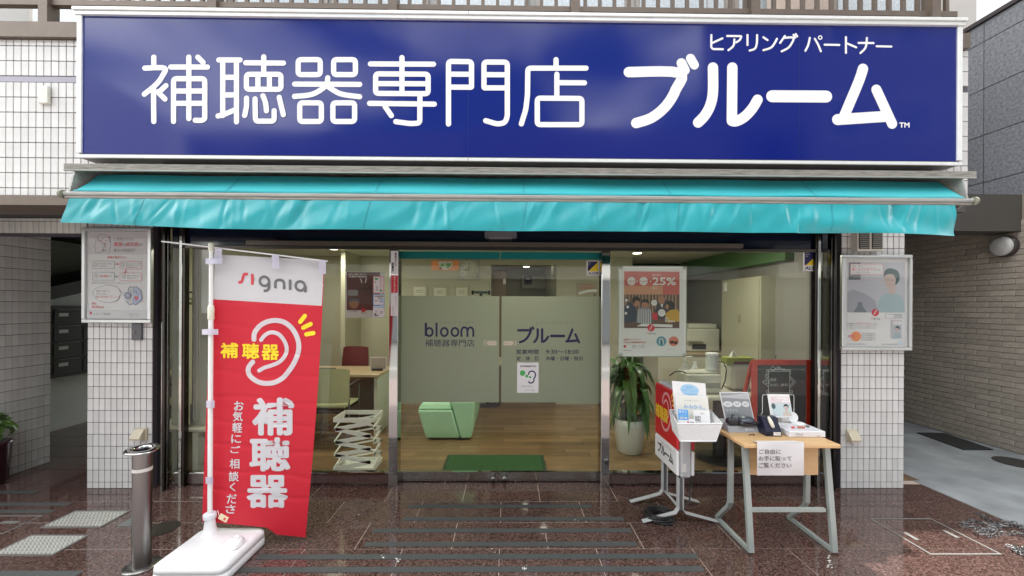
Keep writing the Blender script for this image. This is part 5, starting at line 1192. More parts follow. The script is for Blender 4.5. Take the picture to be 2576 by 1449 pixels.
# exit style sign: orange with green leaf circle
a, b = at(1086, 656, 6.19), at(1163, 680, 6.19)
t = thing('ceiling_sign', 'orange lit sign with a white and green round emblem near the ceiling', 'sign', (a.x, 6.19, b.z))
MB().box(a.x, 6.175, b.z, b.x, 6.198, a.z).build('panel', mat('orange panel', (.62,.22,.07), .4, emit=.08), t)
cc = Vector(((a.x+b.x)/2-.02, 6.172, a.z-.04))
d = Draw(lambda x, y, l: Vector((cc.x+x, 6.173-l, cc.z-y)), base=.001)
d.poly([(.11*math.cos(q*.2618), .10*math.sin(q*.2618)-.0 if q <= 12 else -.03) for q in range(13)]+[(-.11,-.03),(.11,-.03)], M_white); d.poly([(.0,.0),(.09,-.0),(.07,.06),(.02,.085)], mat('soft green print', (.25,.50,.22), .5)); d.disc(-.05,.03,.028,mat('soft green print', (.25,.50,.22), .5)); d.disc(-.08,.075,.022,mat('brown dot', (.30,.12,.04), .5)); d.build(t)
# toy aeroplane / spool on stand
c = at(1210, 736, 5.8); t = thing('binocular_microscope', 'black instrument with two round ends, on a stand beside the certificates', 'instrument', (c.x, 5.8, c.z-.3))
for s in (-1, 1): MB().tube([(c.x+s*.10, 5.8, c.z), (c.x+s*.135, 5.8, c.z)], .03, 14).build('end_knob', M_black, t)
MB().box(c.x-.095, 5.78, c.z-.015, c.x+.095, 5.82, c.z+.02, bev=.006).build('body', mat('dark teal metal', (.02,.06,.06), .3), t); MB().box(c.x-.02, 5.79, 0.75, c.x+.02, 5.82, c.z-.016).build('stand', M_black, t)
o = MB().box(c.x-.35, 5.6, .70, c.x+.3, 6.198, .745).build('wall_shelf', M_iw); tag(o, 'cream wall shelf behind the frosted doors', 'shelf')
# hallway door, meter box, AC grille
a, b = at(1238, 700, 6.3), at(1274, 700, 6.3); t = thing('wooden_door', 'brown wooden door standing open at the hallway', 'door', (a.x, 6.3, 0))
MB().box(-.245, 6.31, 0.01, b.x, 6.35, 2.1).build('door_leaf', mat('walnut door', (.16,.10,.05), .45, nscale=9, namt=.2, stretch=(8,1,1)), t); p = at(1272, 705, 6.29); MB().box(p.x-.04, 6.30, p.z-.06, p.x+.0, 6.309, p.z+.02).build('notice', M_paper, t)
a, b = at(1313, 693, 8.0), at(1383, 727, 8.0); t = thing('meter_cabinet', 'grey electric meter cabinet on the back room wall', 'cabinet', (a.x, 8.1, b.z))
MB().box(a.x, 8.02, b.z, b.x, 8.19, a.z, bev=.01).build('cabinet', mat('grey cabinet', (.42,.42,.34), .4), t); p = at(1327, 704, 8.0); MB().box(p.x-.07, 8.0, p.z-.09, p.x+.09, 8.018, p.z+.07).build('meter', M_black, t); MB().box(p.x-.02, 7.99, p.z+.0, p.x+.06, 7.999, p.z+.04).build('display', mat('meter display', (.45,.5,.52), .3), t)
o = MB().box(.76-.5, 7.0, CZ-.014, .70, 7.35, CZ-.001).build('air_grille', M_dark); tag(o, 'dark air grille in the back room ceiling', 'grille')
a, b = at(1449, 710, 6.19), at(1505, 745, 6.19); t = thing('wall_poster', 'faint hearing aid poster on the back wall behind the right door', 'poster', (a.x, 6.19, b.z))
MB().box(a.x, 6.192, b.z-.25, b.x, 6.198, a.z).build('sheet', mat('beige poster', (.42,.38,.28), .6), t)
d = Draw(lambda x, y, l: at(x, y, 6.19-l), base=.001); d.text('ご相談は補聴器専門店の', 1461, 715, 5, M_pkt, w=34); d.text('認定補聴器技能者まで', 1458, 722, 5, M_pkt, w=36); d.stroke([(1458,738),(1480,732),(1500,731)], 6, M_white, smooth=True); d.disc(1496,741,3,M_gry); d.build(t)
# ---------------------------------------------------------------- right: plant, cabinet, machines
pp = gd(1595, 1152); px_, py_ = pp.x, pp.y+.15
t = thing('potted_dracaena', 'corn plant with long drooping leaves in a tall white pot inside the right window', 'potted plant', (px_, py_, 0))
MB().lathe([(.10,.006),(.125,.02),(.165,.30),(.172,.37),(.160,.372),(.150,.33),(.01,.33)], (px_, py_, 0), 32).build('pot', mat('white ceramic pot', (.72,.73,.68), .3), t)
M_leaf = mat('dark strap leaf', (.055,.15,.03), .38, nscale=20, namt=.25, objvar=.35, stretch=(6,6,1))
M_stem = mat('plant stem', (.14,.11,.06), .7)
for (dx, dy, h) in ((0,0,.95),(.05,.03,.72),(-.05,.0,.85)): MB().tube([(px_+dx*.4, py_+dy, .33), (px_+dx, py_+dy, h)], .014, 8).build('stem', M_stem, t)
random.seed(11)
def strap(base, az, L, w, rise, droop, par, m):
    dx, dy = math.cos(az), math.sin(az); n = 9; vs = []; fs = []
    for i in range(n):
        s = i/(n-1); r = L*(.75*math.sin(s*1.25)); z = rise*math.sin(min(1,s*1.5)*1.57)-droop*s*s; ww = w*math.sin(math.pi*min(1, .12+s*.88))**.7*.5 if s < 1 else .0005
        c = Vector(base)+Vector((dx*r, dy*r, z)); q = Vector((-dy, dx, 0))*ww
        vs += [c-q+Vector((0,0,.18*ww)), c-Vector((0,0,.25*ww)), c+q+Vector((0,0,.18*ww))]
    for i in range(n-1): fs += [(3*i,3*i+1,3*i+4,3*i+3),(3*i+1,3*i+2,3*i+5,3*i+4)]
    return MB().add(vs, fs, 0, True).build('leaf', m, par, fix=False)
for (dx, dy, h) in ((0,0,.95),(.05,.03,.66),(-.05,.0,.80)):
    for k in range(26):
        az = k*2.4+random.uniform(-.3,.3); s = random.random()
        strap((px_+dx, py_+dy, h-.16*s), az, random.uniform(.30,.48)*.85, random.uniform(.055,.085), random.uniform(.06,.30)*(1-s*.5), random.uniform(.10,.60), t, M_leaf)
t = thing('tall_cabinet', 'tall cream steel cabinet at the right inside the shop', 'cabinet', (3.1, 4.6, 0))
a = at(1915, 694, 4.6); l = at(1810, 705, 5.42)
MB().box(a.x, 4.6, .01, 3.40, 5.45, a.z).build('carcass', mat('cream steel cabinet', (.50,.49,.38), .4), t)
MB().box(a.x-.012, 4.63, .05, a.x-.001, 5.42, a.z-.02, bev=.004).build('door_leaf', mat('cream steel cabinet', (.50,.49,.38), .4), t)
p = at(1862, 802, 5.0); MB().box(a.x-.02, 4.98, p.z-.05, a.x-.013, 5.04, p.z+.05).build('recess_handle', mat('handle cream', (.38,.37,.28), .4), t)
p = at(1960, 850, 4.59); MB().tube([(p.x, 4.59, at(1960,812,4.59).z), (p.x+.01, 4.585, p.z), (p.x, 4.585, p.z-.10), (p.x-.045, 4.585, at(1960,900,4.59).z)], .006, 6).build('hanging_cable', M_black, t)
p = at(1822, 715, 4.8); MB().box(a.x-.03, 5.30, p.z-.07, a.x-.013, 5.36, p.z+.05, bev=.004).build('hook', M_white, t)
# round pedestal table with machines
pc = gd(1810, 1156); tx, ty = pc.x, pc.y
t = thing('pedestal_table', 'cream table on a black round pedestal behind the lightbox', 'table', (tx, ty, 0))
MB().lathe([(.215,.008),(.22,.014),(.215,.024),(.05,.04)], (tx, ty, 0), 40).build('foot', M_black, t); MB().lathe([(.065,.041),(.065,.66)], (tx, ty, 0), 20).build('column', M_black, t)
MB().box(tx-.38, ty-.28, .661, tx+.62, ty+.45, .695, bev=.006).build('table_top', M_cs, t)
def z4(x, y): return (1501.6+x*.3087, 575+y*.3087)
def wbox(name, label, cat, p, q, Y, dep, m, bev=.01, zb=None):
    a, b = at(*z4(*p), Y), at(*z4(*q), Y); z = zb if zb is not None else b.z
    t = thing(name, label, cat, ((a.x+b.x)/2, Y+dep/2, z)); o = MB().box(a.x, Y, z, b.x, Y+dep, a.z, bev=bev).build('body', m, t); return t, a, b
M_mach = mat('off white appliance', (.62,.62,.54), .4)
t, a, b = wbox('appliance', 'off white boxy appliance on the pedestal table', 'appliance', (735,1190), (1015,1318), 3.86, .26, M_mach, zb=.697)
MB().box(a.x+.015, 3.90, a.z, b.x-.01, 4.10, a.z+.02, bev=.008).build('lid', M_mach, t); p = at(*z4(890,1262), 3.859); MB().box(p.x, 3.853, p.z-.045, p.x+.14, 3.859, p.z).build('rating_label', mat('grey label', (.30,.30,.28), .5), t)
c = at(*z4(937,1150), 4.0); t = thing('canister', 'white cylindrical tub of wipes standing on the appliance', 'tub', (c.x, 4.0, c.z))
zc = a.z+.021; MB().lathe([(.058,0),(.058,.145),(.052,.15)], (c.x, 4.0, zc), 26).build('tub', mat('printed tub', (.60,.64,.62), .35), t); MB().lathe([(.061,.151),(.061,.172),(.05,.178)], (c.x, 4.0, zc), 26).build('lid', M_white, t)
c = at(*z4(718,1150), 4.05); t = thing('pump_bottle', 'clear hand sanitiser pump bottle on the pedestal table', 'bottle', (c.x, 4.05, .697))
MB().lathe([(.045,0),(.045,.22),(.015,.27),(.015,.29)], (c.x, 4.05, .697), 20).build('bottle', mat('milky bottle', (.60,.60,.56), .2), t); MB().tube([(c.x, 4.05, .99), (c.x, 4.05, 1.03), (c.x+.07, 4.05, 1.035), (c.x+.075, 4.05, 1.015)], .007, 8).build('pump', M_white, t)
c = at(*z4(798,1130), 4.08); t = thing('small_bottle', 'small pink labelled bottle beside the pump bottle', 'bottle', (c.x, 4.08, .697))
MB().lathe([(.03,0),(.03,.22),(.014,.25)], (c.x, 4.08, .697), 16).build('bottle', M_white, t); MB().lathe([(.0305,.10),(.0305,.16)], (c.x, 4.08, .697), 16).build('label', mat('pink label', (.6,.25,.28), .5), t); MB().lathe([(.015,.251),(.015,.28)], (c.x, 4.08, .697), 12).build('cap', M_white, t)
t, a, b = wbox('air_purifier', 'tall white air purifier beside the chalkboard', 'air purifier', (1112,1112), (1258,1420), 4.0, .26, M_mach, zb=.697, bev=.02)
t2, a2, b2 = wbox('tissue_box', 'yellow green tissue box on the air purifier with a tissue pulled up', 'tissue box', (1060,1052), (1285,1102), 4.02, .12, mat('tissue box print', (.30,.36,.05), .5), bev=.004, zb=a.z+.002)
MB().box(a2.x+.07, 4.018, a.z+.006, b2.x-.01, 4.0195, a.z+.03).build('print_band', M_mar, t2)
cz = a2.z; MB().add([(a2.x+.07,4.06,cz),(a2.x+.14,4.06,cz),(a2.x+.16,4.09,cz),(a2.x+.06,4.10,cz),(a2.x+.09,4.07,cz+.07),(a2.x+.12,4.10,cz+.06)], [(0,1,4),(1,2,5,4),(2,3,5),(3,0,4,5)]).build('tissue', M_white, t2)
o = MB().tube([at(*z4(590,1200),3.95), at(*z4(640,1165),3.95), at(*z4(700,1165),3.93), at(*z4(735,1190),3.92)], .006, 8).build('power_cable', M_black); tag(o, 'black cable arching to the left of the appliance', 'cable')
o = MB().tube([at(*z4(985,1078),4.05), at(*z4(1035,1095),4.0), at(*z4(1056,1150),3.95), at(*z4(1045,1240),3.92), at(*z4(1015,1310),3.9)], .006, 8).build('power_cable', M_black); tag(o, 'black cable looping between the wipes tub and the air purifier', 'cable')
# printer on back counter
t = thing('back_counter', 'olive counter along the back with a wooden top', 'counter', (2.4, 5.6, 0))
a, b = at(1728, 885, 5.5), at(1815, 885, 5.5); MB().box(a.x-.4, 5.5, .01, 3.4, 6.1, 1.0-.13).build('counter_body', M_cs, t); MB().box(a.x-.42, 5.47, .871, 3.4, 6.12, .90, bev=.004).build('counter_top', M_desk, t)
a, b = at(1727, 822, 5.6), at(1812, 880, 5.6); t = thing('printer', 'cream office printer on the back counter', 'printer', ((a.x+b.x)/2, 5.7, .902))
MB().box(a.x+.02, 5.6, .902, b.x, 5.95, a.z-.03, bev=.02).build('body', M_mach, t); MB().box(a.x+.05, 5.63, a.z-.029, b.x-.03, 5.9, a.z+.04, bev=.015).build('scanner_lid', M_mach, t); MB().box(a.x+.08, 5.596, .94, a.x+.28, 5.599, 1.01).build('paper_slot', M_black, t); MB().box(a.x+.0, 5.52, 1.06, a.x+.22, 5.595, 1.075).build('control_panel', M_mach, t)
# chalkboard easel
bY = 3.66
a, b = at(1893, 905, bY), at(2043, 905, bY); zt_ = a.z
t = thing('chalkboard', 'red framed chalkboard with white geometric chalk frame behind the right window', 'chalkboard', ((a.x+b.x)/2, bY, 0))
M_rf = mat('red painted wood', (.55,.035,.015), .4, nscale=10, namt=.12)
for q in ((a.x,.02,a.x+.05,zt_),(b.x-.05,.02,b.x,zt_),(a.x+.0505,zt_-.05,b.x-.0505,zt_),(a.x+.0505,.28,b.x-.0505,.33)): MB().box(q[0], bY, q[1], q[2], bY+.022, q[3], bev=.003).build('frame_rail', M_rf, t)
MB().box(a.x+.051, bY+.006, .331, b.x-.051, bY+.014, zt_-.051).build('board', mat('blackboard', (.012,.016,.020), .45), t)
for xx in (a.x, b.x-.04): MB().bar([(xx+.02, bY+.04, zt_-.03), (xx+.02, bY+.40, .02)], .03, .02).build('rear_leg', M_rf, t)
M_ch = mat('chalk', (.55,.60,.60), .8)
d = Draw(lambda x, y, l: at(*z4(x, y), bY+.006-l), base=.0008, step=.0001)
d.stroke([(1398,1163),(1570,1163),(1570,1340),(1398,1340)], 4, M_ch, closed=True, fr=.1); d.stroke([(1385,1150),(1582,1150)], 4, M_ch); d.stroke([(1385,1353),(1582,1353)], 4, M_ch)
for p in ([(1445,1150),(1480,1124),(1515,1150)], [(1462,1150),(1480,1136),(1498,1150)], [(1398,1215),(1350,1250),(1398,1290)], [(1570,1200),(1618,1250),(1570,1300)], [(1570,1215),(1600,1250),(1570,1285)], [(1540,1155),(1578,1155),(1578,1190)], [(1370,1188),(1396,1188)], [(1370,1200),(1396,1200)], [(1370,1212),(1396,1212)]): d.stroke(p, 4, M_ch, fr=.05)
for cx_, cy_, r_ in ((1434,1141,17),(1525,1150,8),(1392,1165,12),(1392,1252,14),(1392,1330,12),(1582,1330,12)): d.stroke([(cx_+r_*math.cos(q*.628), cy_+r_*math.sin(q*.628)) for q in range(10)], 4, M_ch, closed=True, fr=.1)
d.text('相談', 1410, 1218, 26, M_ch, w=54); d.text('お試し無料', 1410, 1262, 24, M_ch, w=148); d.build(t)
# ================================================================ bollard
p = gd(357, 1424); bx, by = p.x, p.y
t = thing('bollard', 'stainless steel retractable bollard with flat ring top in front of the left pillar', 'bollard', (bx, by, 0))
MB().lathe([(.088,.0),(.090,.004),(.088,.008),(.048,.009)], (bx, by, 0), 40).build('base_flange', M_brush, t)
BH = .685
MB().lathe([(.0455,.009),(.0455,BH-.12)], (bx, by, 0), 40).build('post', M_brush, t)
MB().lathe([(.0465,BH-.119),(.0465,BH-.10)], (bx, by, 0), 40).build('reflector_band', mat('pale reflective band', (.60,.60,.55), .35), t)
MB().lathe([(.0455,BH-.099),(.0455,BH-.008)], (bx, by, 0), 40).build('post', M_brush, t)
Mt = Matrix.Rotation(R(3), 4, 'Y') @ Matrix.Rotation(R(4), 4, 'X')
MB().lathe([(.03,-.008),(.098,-.006),(.103,.0),(.098,.006),(.062,.008),(.052,.002),(.050,-.004)], (bx+.0, by, BH+.004), 44, M=Mt @ Matrix.Scale(.80, 4, (1,0,0)) @ Matrix.Scale(.80, 4, (0,1,0))).build('top_plate', M_chrome, t)
MB().lathe([(.049,-.002),(.03,.004),(.012,.006)], (bx+.0, by, BH+.004), 28, M=Mt @ Matrix.Scale(.8, 4, (1,0,0)) @ Matrix.Scale(.8, 4, (0,1,0))).build('lock_recess', mat('dark lock', (.05,.05,.08), .2, metal=.9), t)
# ================================================================ banner base (water tank), pole and banner
t = thing('water_tank', 'white plastic water filled banner base block with filler cap', 'banner base', (-1.80, 2.40, 0))
M_tank = mat('white blow moulded plastic', (.74,.75,.76), .38, nscale=7, namt=.04, bump=.12, bscale=260)
def rr(x0, y0, x1, y1, r, z, n=5):
    o = []
    for cx_, cy_, a0 in ((x1-r,y1-r,0),(x0+r,y1-r,90),(x0+r,y0+r,180),(x1-r,y0+r,270)):
        for k in range(n): a = R(a0+90*k/(n-1)); o.append((cx_+r*math.cos(a), cy_+r*math.sin(a), z))
    return o
X0, Y0, X1, Y1 = -1.965, 2.20, -1.553, 2.605
lay = [(0.0,.012,.04),(.0,.0,.05),(.05,.0,.05),(.053,.007,.05),(.058,.007,.05),(.061,.0,.05),(.088,.002,.05),(.100,.012,.05),(.104,.025,.05),(.112,.10,.05),(.120,.155,.04)]
lay[0] = (0.001,.012,.04); lay[1] = (.012,.0,.05)
vs = []; fs = []; n = 20
for z, ins, r in lay: vs += rr(X0+ins, Y0+ins, X1-ins, Y1-ins, max(.01, r-ins*.2), z)
for i in range(len(lay)-1):
    for k in range(n): fs.append((i*n+k, i*n+(k+1) % n, (i+1)*n+(k+1) % n, (i+1)*n+k))
mb = MB(); mb.add(vs, fs, 0, True); mb.add(vs[:n], [tuple(range(n))[::-1]]); mb.add(vs[-n:], [tuple(range(n))], 0, True); mb.build('tank', M_tank, t)
q = gd(528, 1334, .13); PX_, PY_ = q.x, q.y
MB().lathe([(.050,.108),(.048,.122),(.036,.126),(.033,.15),(.026,.20),(.024,.215)], (PX_, PY_, 0), 28).build('socket_collar', M_tank, t)
MB().lathe([(.034,.205),(.036,.21),(.036,.235),(.030,.24),(.018,.241)], (PX_, PY_, 0), 28).build('collar_ring', mat('milky ring', (.66,.69,.74), .25), t)
c = gd(592, 1362, .12); MB().lathe([(.052,.10),(.046,.125),(.036,.138),(.030,.139)], (c.x, c.y, 0), 24).box(c.x-.01, c.y-.07, .10, c.x+.05, c.y+.03, .125, bev=.012).build('cap_boss', M_tank, t)
MB().lathe([(.024,.139),(.024,.147),(.016,.149),(.015,.144),(.006,.144)], (c.x, c.y, 0), 24).build('filler_cap', M_tank, t)
t = thing('banner_pole', 'white telescopic banner pole with crossbar standing in the base', 'pole', (PX_, PY_, .12))
M_pole = mat('white pole', (.80,.81,.80), .3); M_cream = mat('cream joint', (.74,.74,.62), .4)
zt_ = at(525, 618, PY_).z; zj_ = at(526, 790, PY_).z; zj2 = at(526, 790, PY_).z
MB().lathe([(.0135,.13),(.0135,zj_-.03)], (PX_, PY_, 0), 18).build('lower_tube', M_pole, t)
MB().lathe([(.0115,zj_-.03),(.0115,zt_-.02)], (PX_, PY_, 0), 18).build('upper_tube', M_pole, t)
MB().lathe([(.016,zj_-.035),(.0185,zj_-.03),(.0175,zj_+.005),(.019,zj_+.025),(.016,zj_+.05),(.013,zj_+.055)], (PX_, PY_, 0), 20).build('joint_collar', M_cream, t)
MB().lathe([(.015,zt_-.035),(.016,zt_-.03),(.016,zt_+.012),(.012,zt_+.018)], (PX_, PY_, 0), 20).build('top_cap', M_cream, t)
r0, r1 = at(407, 607, PY_), at(824, 657, PY_+.03)
MB().tube([r0, r1], .0052, 10).build('crossbar', M_pole, t)
# banner cloth
def bY(s): return PY_+.028+.055*s
def ban(s, q, fold=True, l=0.0):
    # s across 0..1, q down 0..1 ; frame corners measured
    TL, TR, BL, BR = (543,640), (817,655), (508,1321), (769,1347)
    ml, mr = -4*math.sin(math.pi*q), 5*math.sin(math.pi*q)
    u = (TL[0]*(1-q)+BL[0]*q+ml)*(1-s)+(TR[0]*(1-q)+BR[0]*q+mr)*s
    v = (TL[1]*(1-s)+TR[1]*s)*(1-q)+(BL[1]*(1-s)+BR[1]*s)*q
    Y = bY(s) + .010*math.sin(s*5.5+q*2.2)*(.3+q) + .004*math.sin(s*13-q*7)
    for qq in CREASE: Y += .0035*math.exp(-((q-qq-.006*math.sin(s*7+qq*40))/.006)**2)
    Y += .05*max(0, q-.9)*(1-s)*0
    return at(u, v, Y-l)
CREASE = (.085,.165,.26,.345,.43,.52,.61,.70,.79,.87)
def inv(u, v):      # frame pixel -> (s, q)
    s, q = .5, .5
    for _ in range(12):
        ml, mr = -4*math.sin(math.pi*q), 5*math.sin(math.pi*q)
        L_, R_ = 543*(1-q)+508*q+ml, 817*(1-q)+769*q+mr; s = (u-L_)/(R_-L_)
        a_ = 640*(1-s)+655*s; b_ = 1321*(1-s)+1347*s; q = (v-a_)/(b_-a_)
    return s, q
t = thing('banner', 'tall red and white advertising banner with ear drawing hung from the white pole', 'banner', (PX_+.3, PY_+.04, .1))
q1 = .1655
M_bw = mat('white banner cloth', (.74,.74,.77), .55, trans=.25); M_brd = mat('red banner cloth', (.66,.018,.04), .5, trans=.22)
MB().grid(lambda s, q: ban(s, q*q1), 40, 22).build('white_panel', M_bw, t)
def lowcut(s):      # bottom edge: shorter over the base block, then steps down
    return .985 if s < .62 else .985+.022*min(1, (s-.62)/.10)
MB().grid(lambda s, q: ban(s, q1+.0002+(lowcut(s)-q1)*q), 60, 120).build('red_panel', M_brd, t)
MB().grid(lambda s, q: ban(.993+.007*s, q*.99, l=.0012), 1, 60).build('side_hem', M_brd, t)
def bf_(u, v, l): s, q = inv(u, v); return ban(s, q, l=.0012+l)
d = Draw(bf_, base=.0008, step=.00012)
Z5 = lambda x, y: ((600+x*.48309)/1.5652, (900+y*.48309)/1.5652)
# wordmark on the banner, tilted with the cloth
def TT(x, y): a = (x-700)/565; return Z5(x, y+a*32)
signia(d, 700, 358, 562, mat('red wordmark', (.62,.05,.07), .5), mat('grey wordmark', (.14,.14,.15), .5), T=TT)
ear(d, Z5, .48309/1.5652, M_bw, M_yel)
def htext(s, x0, y0, x1, y1, m, bold):
    a, b = Z5(x0, y0), Z5(x1, y1); d.text(s, a[0], a[1], b[1]-a[1], m, w=b[0]-a[0], bold=bold)
for i, ch in enumerate('補聴器'): d.new(t, 'letter' if i else 'lettering'); htext(ch, (555,730,890)[i], (930,935,945)[i], (700,872,1032)[i], (1056,1062,1072)[i], M_yel, .03)
d.new(t)
for i, (ch, x0, y0, x1, y1) in enumerate((('補',634,1000,740,1096),('聴',627,1100,731,1186),('器',620,1195,725,1278))): d.text(ch, x0, y0, y1-y0, M_bw, w=x1-x0, bold=.034); d.new(t)
for i, ch in enumerate('お気軽にご相談くださ'):
    cxs = (601,598,597,594,592,590,588,585,583,580)[i]; y0 = (1009,1035,1063,1093,1122,1154,1186,1214,1243,1270)[i]
    h = (24,25,26,22,18,25,25,22,24,22)[i]; w = 25 if ch != 'く' else 15
    d.text(ch, cxs, y0, h, M_bw, w=w, bold=.018, anchor='c'); d.new(t)
d.build(t)
# loops holding the cloth
M_tape = mat('pale lilac tape', (.66,.66,.78), .5, trans=.3)
loops = MB
def strapm(u0, v0_, u1, v1_, Y0_, bulge=.018):
    def f(s, q): return at(u0+(u1-u0)*s, v0_+(v1_-v0_)*q, Y0_-bulge*math.sin(math.pi*s))
    return MB().grid(f, 8, 2)
for (u0, v0_, u1, v1_) in ((517,650,560,664),(508,828,549,842),(519,1008,540,1026),(517,1200,536,1217)):
    strapm(u0, v0_, u1, v1_, PY_-.004).build('side_loop', M_tape, t)
for u in (549, 693, 811):
    yy = 625+(u-549)*.115
    def f(s, q, u=u, yy=yy): return at(u-9+18*s, yy+34*q, PY_+.03*(u-549)/270-.008+.02*q)
    MB().grid(f, 2, 4).build('top_loop', M_tape, t)
c = at(562, 1303, PY_-.05)
t = thing('price_tag', 'small yellowish paper tag with red seal tied to the pole collar', 'tag', c)
MB().box(-.028, -.001, -.018, .028, .001, .018, M=Matrix.Translation(c) @ Matrix.Rotation(R(28), 4, 'Y')).build('card', mat('tag paper', (.72,.62,.42), .6), t)
MB().box(.004, -.0025, -.008, .016, -.0012, .006, M=Matrix.Translation(c) @ Matrix.Rotation(R(28), 4, 'Y')).build('seal', M_red, t)
MB().tube([c+Vector((-.025,0,.012)), c+Vector((-.05,.02,.04))], .0012, 5).build('string', M_white, t)
# ================================================================ lightbox sign
M_lg = mat('light grey sign casing', (.42,.43,.44), .4, nscale=20, namt=.03); M_lr = mat('red acrylic', (.50,.012,.02), .22, spec=.6); M_lw = mat('white acrylic', (.72,.72,.72), .25)
LX0, LX1, LY0, LY1, LZ0, LZ1 = 1.205, 1.335, 2.80, 3.235, .345, .925
t = thing('lightbox_sign', 'two sided red and white standing lightbox with ear drawing on grey splayed feet', 'sign', ((LX0+LX1)/2, 3.0, 0))
MB().box(LX0+.022, LY0, LZ0-.02, LX1-.022, LY1, LZ1+.02, bev=.018).build('casing', M_lg, t)
for sx_, a_ in ((LX0, 1), (LX1, -1)):
    xa, xb = sorted((sx_, sx_+a_*.024)); zs = LZ0+.175
    MB().box(xa, LY0+.004, zs+.001, xb, LY1-.004, LZ1+.008, bev=.014).build('red_face', M_lr, t); MB().box(xa, LY0+.004, LZ0-.008, xb, LY1-.004, zs, bev=.014).build('white_face', M_lw, t)
MB().box(LX0+.03, LY0-.0015, LZ0+.03, LX1-.065, LY0-.0002, LZ0+.09).build('rating_label', mat('pale rating label', (.6,.6,.58), .5), t)
fnL = panel_fn((LX0, LY1-.012, LZ1+.004), (LX0, LY0+.012, LZ1+.004), (LX0, LY1-.012, LZ0), 0, 0, 100, 143)
d = Draw(fnL, base=.0006, step=.00012)
me_ = mat('pale red line', (.62,.30,.30), .4)
ear(d, lambda x, y: ((x-480)*.108, (y-690)*.135+2), .12, me_, mat('lightbox yellow', (.75,.45,.03), .4))
d.text('補聴器', 3, 38, 27, mat('lightbox yellow', (.75,.45,.03), .4), w=60, bold=.04)
bloom_kana(d, M_blk, T=(14, 110, .105)); d.text('ヒアリング パートナー', 36, 104, 5, M_gry, w=50)
d.build(t)
for yy in (LY0+.03, LY1-.12):
    for s in (-1, 1):
        xm = (LX0+LX1)/2-.03
        MB().bar([(xm+s*.016, yy, LZ0-.02), (xm+s*.016, yy, .105), (xm+s*.035, yy, .075), (xm+s*.08, yy, .062), (xm+s*.27, yy, .012)], .04, .006, up=(0,1,0) if False else (s,0,.0001)).build('splayed_foot', M_lg, t)
    MB().box(xm-.012, yy-.012, .10, xm+.012, yy+.012, LZ0-.02).build('post', mat('dark gap steel', (.12,.12,.12), .5), t)
MB().bar([(xm, LY0+.03, .10), (xm, LY1-.12, .10)], .012, .012).build('foot_tie', M_lg, t)
# cable and coil
pc_ = gd(1659, 1307); cx_, cy_ = pc_.x, pc_.y; random.seed(4)
pts = []
for k in range(24*7):
    a = 2*math.pi*k/24; r = .088+.010*math.sin(k*.13)+.004*math.sin(k*.71); z = .008+.055*k/(24*7)+.003*math.sin(k*.9)
    pts.append((cx_+r*1.0*math.cos(a)+.010*math.sin(k*.05), cy_+r*.9*math.sin(a), z))
pts += [(cx_+.10, cy_+.04, .04), (1.27, cy_+.02, .05), (1.40, 3.03, .06), (1.42, 3.05, .20), (1.34, 3.02, .31), (1.30, 3.02, .34)]
o = MB().tube(pts, .0065, 7).build('cable_coil', mat('black rubber cable', (.012,.012,.013), .35)); tag(o, 'coil of black power cable on the paving under the lightbox', 'cable')
# ================================================================ basket with brochures
zb6 = lambda x, y: zq(x, y)
bx0_, bx1_, by0_, by1_, bz0_, bz1_ = 1.055, 1.395, 2.57, 2.785, .665, .785
t = thing('plastic_basket', 'white perforated plastic basket hung on the lightbox', 'basket', ((bx0_+bx1_)/2, (by0_+by1_)/2, bz0_))
def wall_(P00, P10, P11, P01, nu, nv, nm):   # perforated wall from crossing ribs
    P00, P10, P11, P01 = map(Vector, (P00, P10, P11, P01)); mb = MB()
    f = lambda s, q: (P00*(1-s)+P10*s)*(1-q)+(P01*(1-s)+P11*s)*q
    for i in range(nu+1): s = i/nu; mb.bar([f(s,0), f(s,1)], .0080, .003, up=(P10-P00).cross(P01-P00).normalized())
    for j in range(nv+1): q = j/nv; mb.bar([f(0,q), f(1,q)], .0095, .0025, up=(P10-P00).cross(P01-P00).normalized())
    return mb.build(nm, M_white, t)
i_ = .022
A = [(1.135,2.595,bz0_),(1.370,2.595,bz0_),(1.398,2.775,bz0_+.012),(1.163,2.775,bz0_+.012)]
B = [(1.108,2.572,bz1_),(1.398,2.572,bz1_),(1.436,2.787,bz1_+.03),(1.146,2.787,bz1_+.03)]
wall_(A[0],A[1],B[1],B[0],24,7,'front_wall'); wall_(A[1],A[2],B[2],B[1],14,7,'side_wall'); wall_(A[3],A[0],B[0],B[3],14,7,'side_wall'); wall_(A[2],A[3],B[3],B[2],24,7,'back_wall')
MB().add(A+[(p[0],p[1],p[2]-.003) for p in A], [(0,1,2,3),(7,6,5,4),(0,4,5,1),(1,5,6,2),(2,6,7,3),(3,7,4,0)]).build('bottom', M_white, t)
MB().tube([Vector(p)+Z3*.002 for p in B], .007, 8, closed=True, flat=.6).build('rim', M_white, t)
MB().tube([Vector(p)+Z3*.001 for p in A], .005, 6, closed=True).build('bottom_edge', M_white, t)
MB().bar([(LX0+.03, by1_-.01, .80), (LX0+.03, LY0+.01, .80)], .05, .006).bar([(LX1-.03, by1_-.01, .80), (LX1-.03, LY0+.01, .80)], .03, .006).build('hanging_hook', M_white, t)
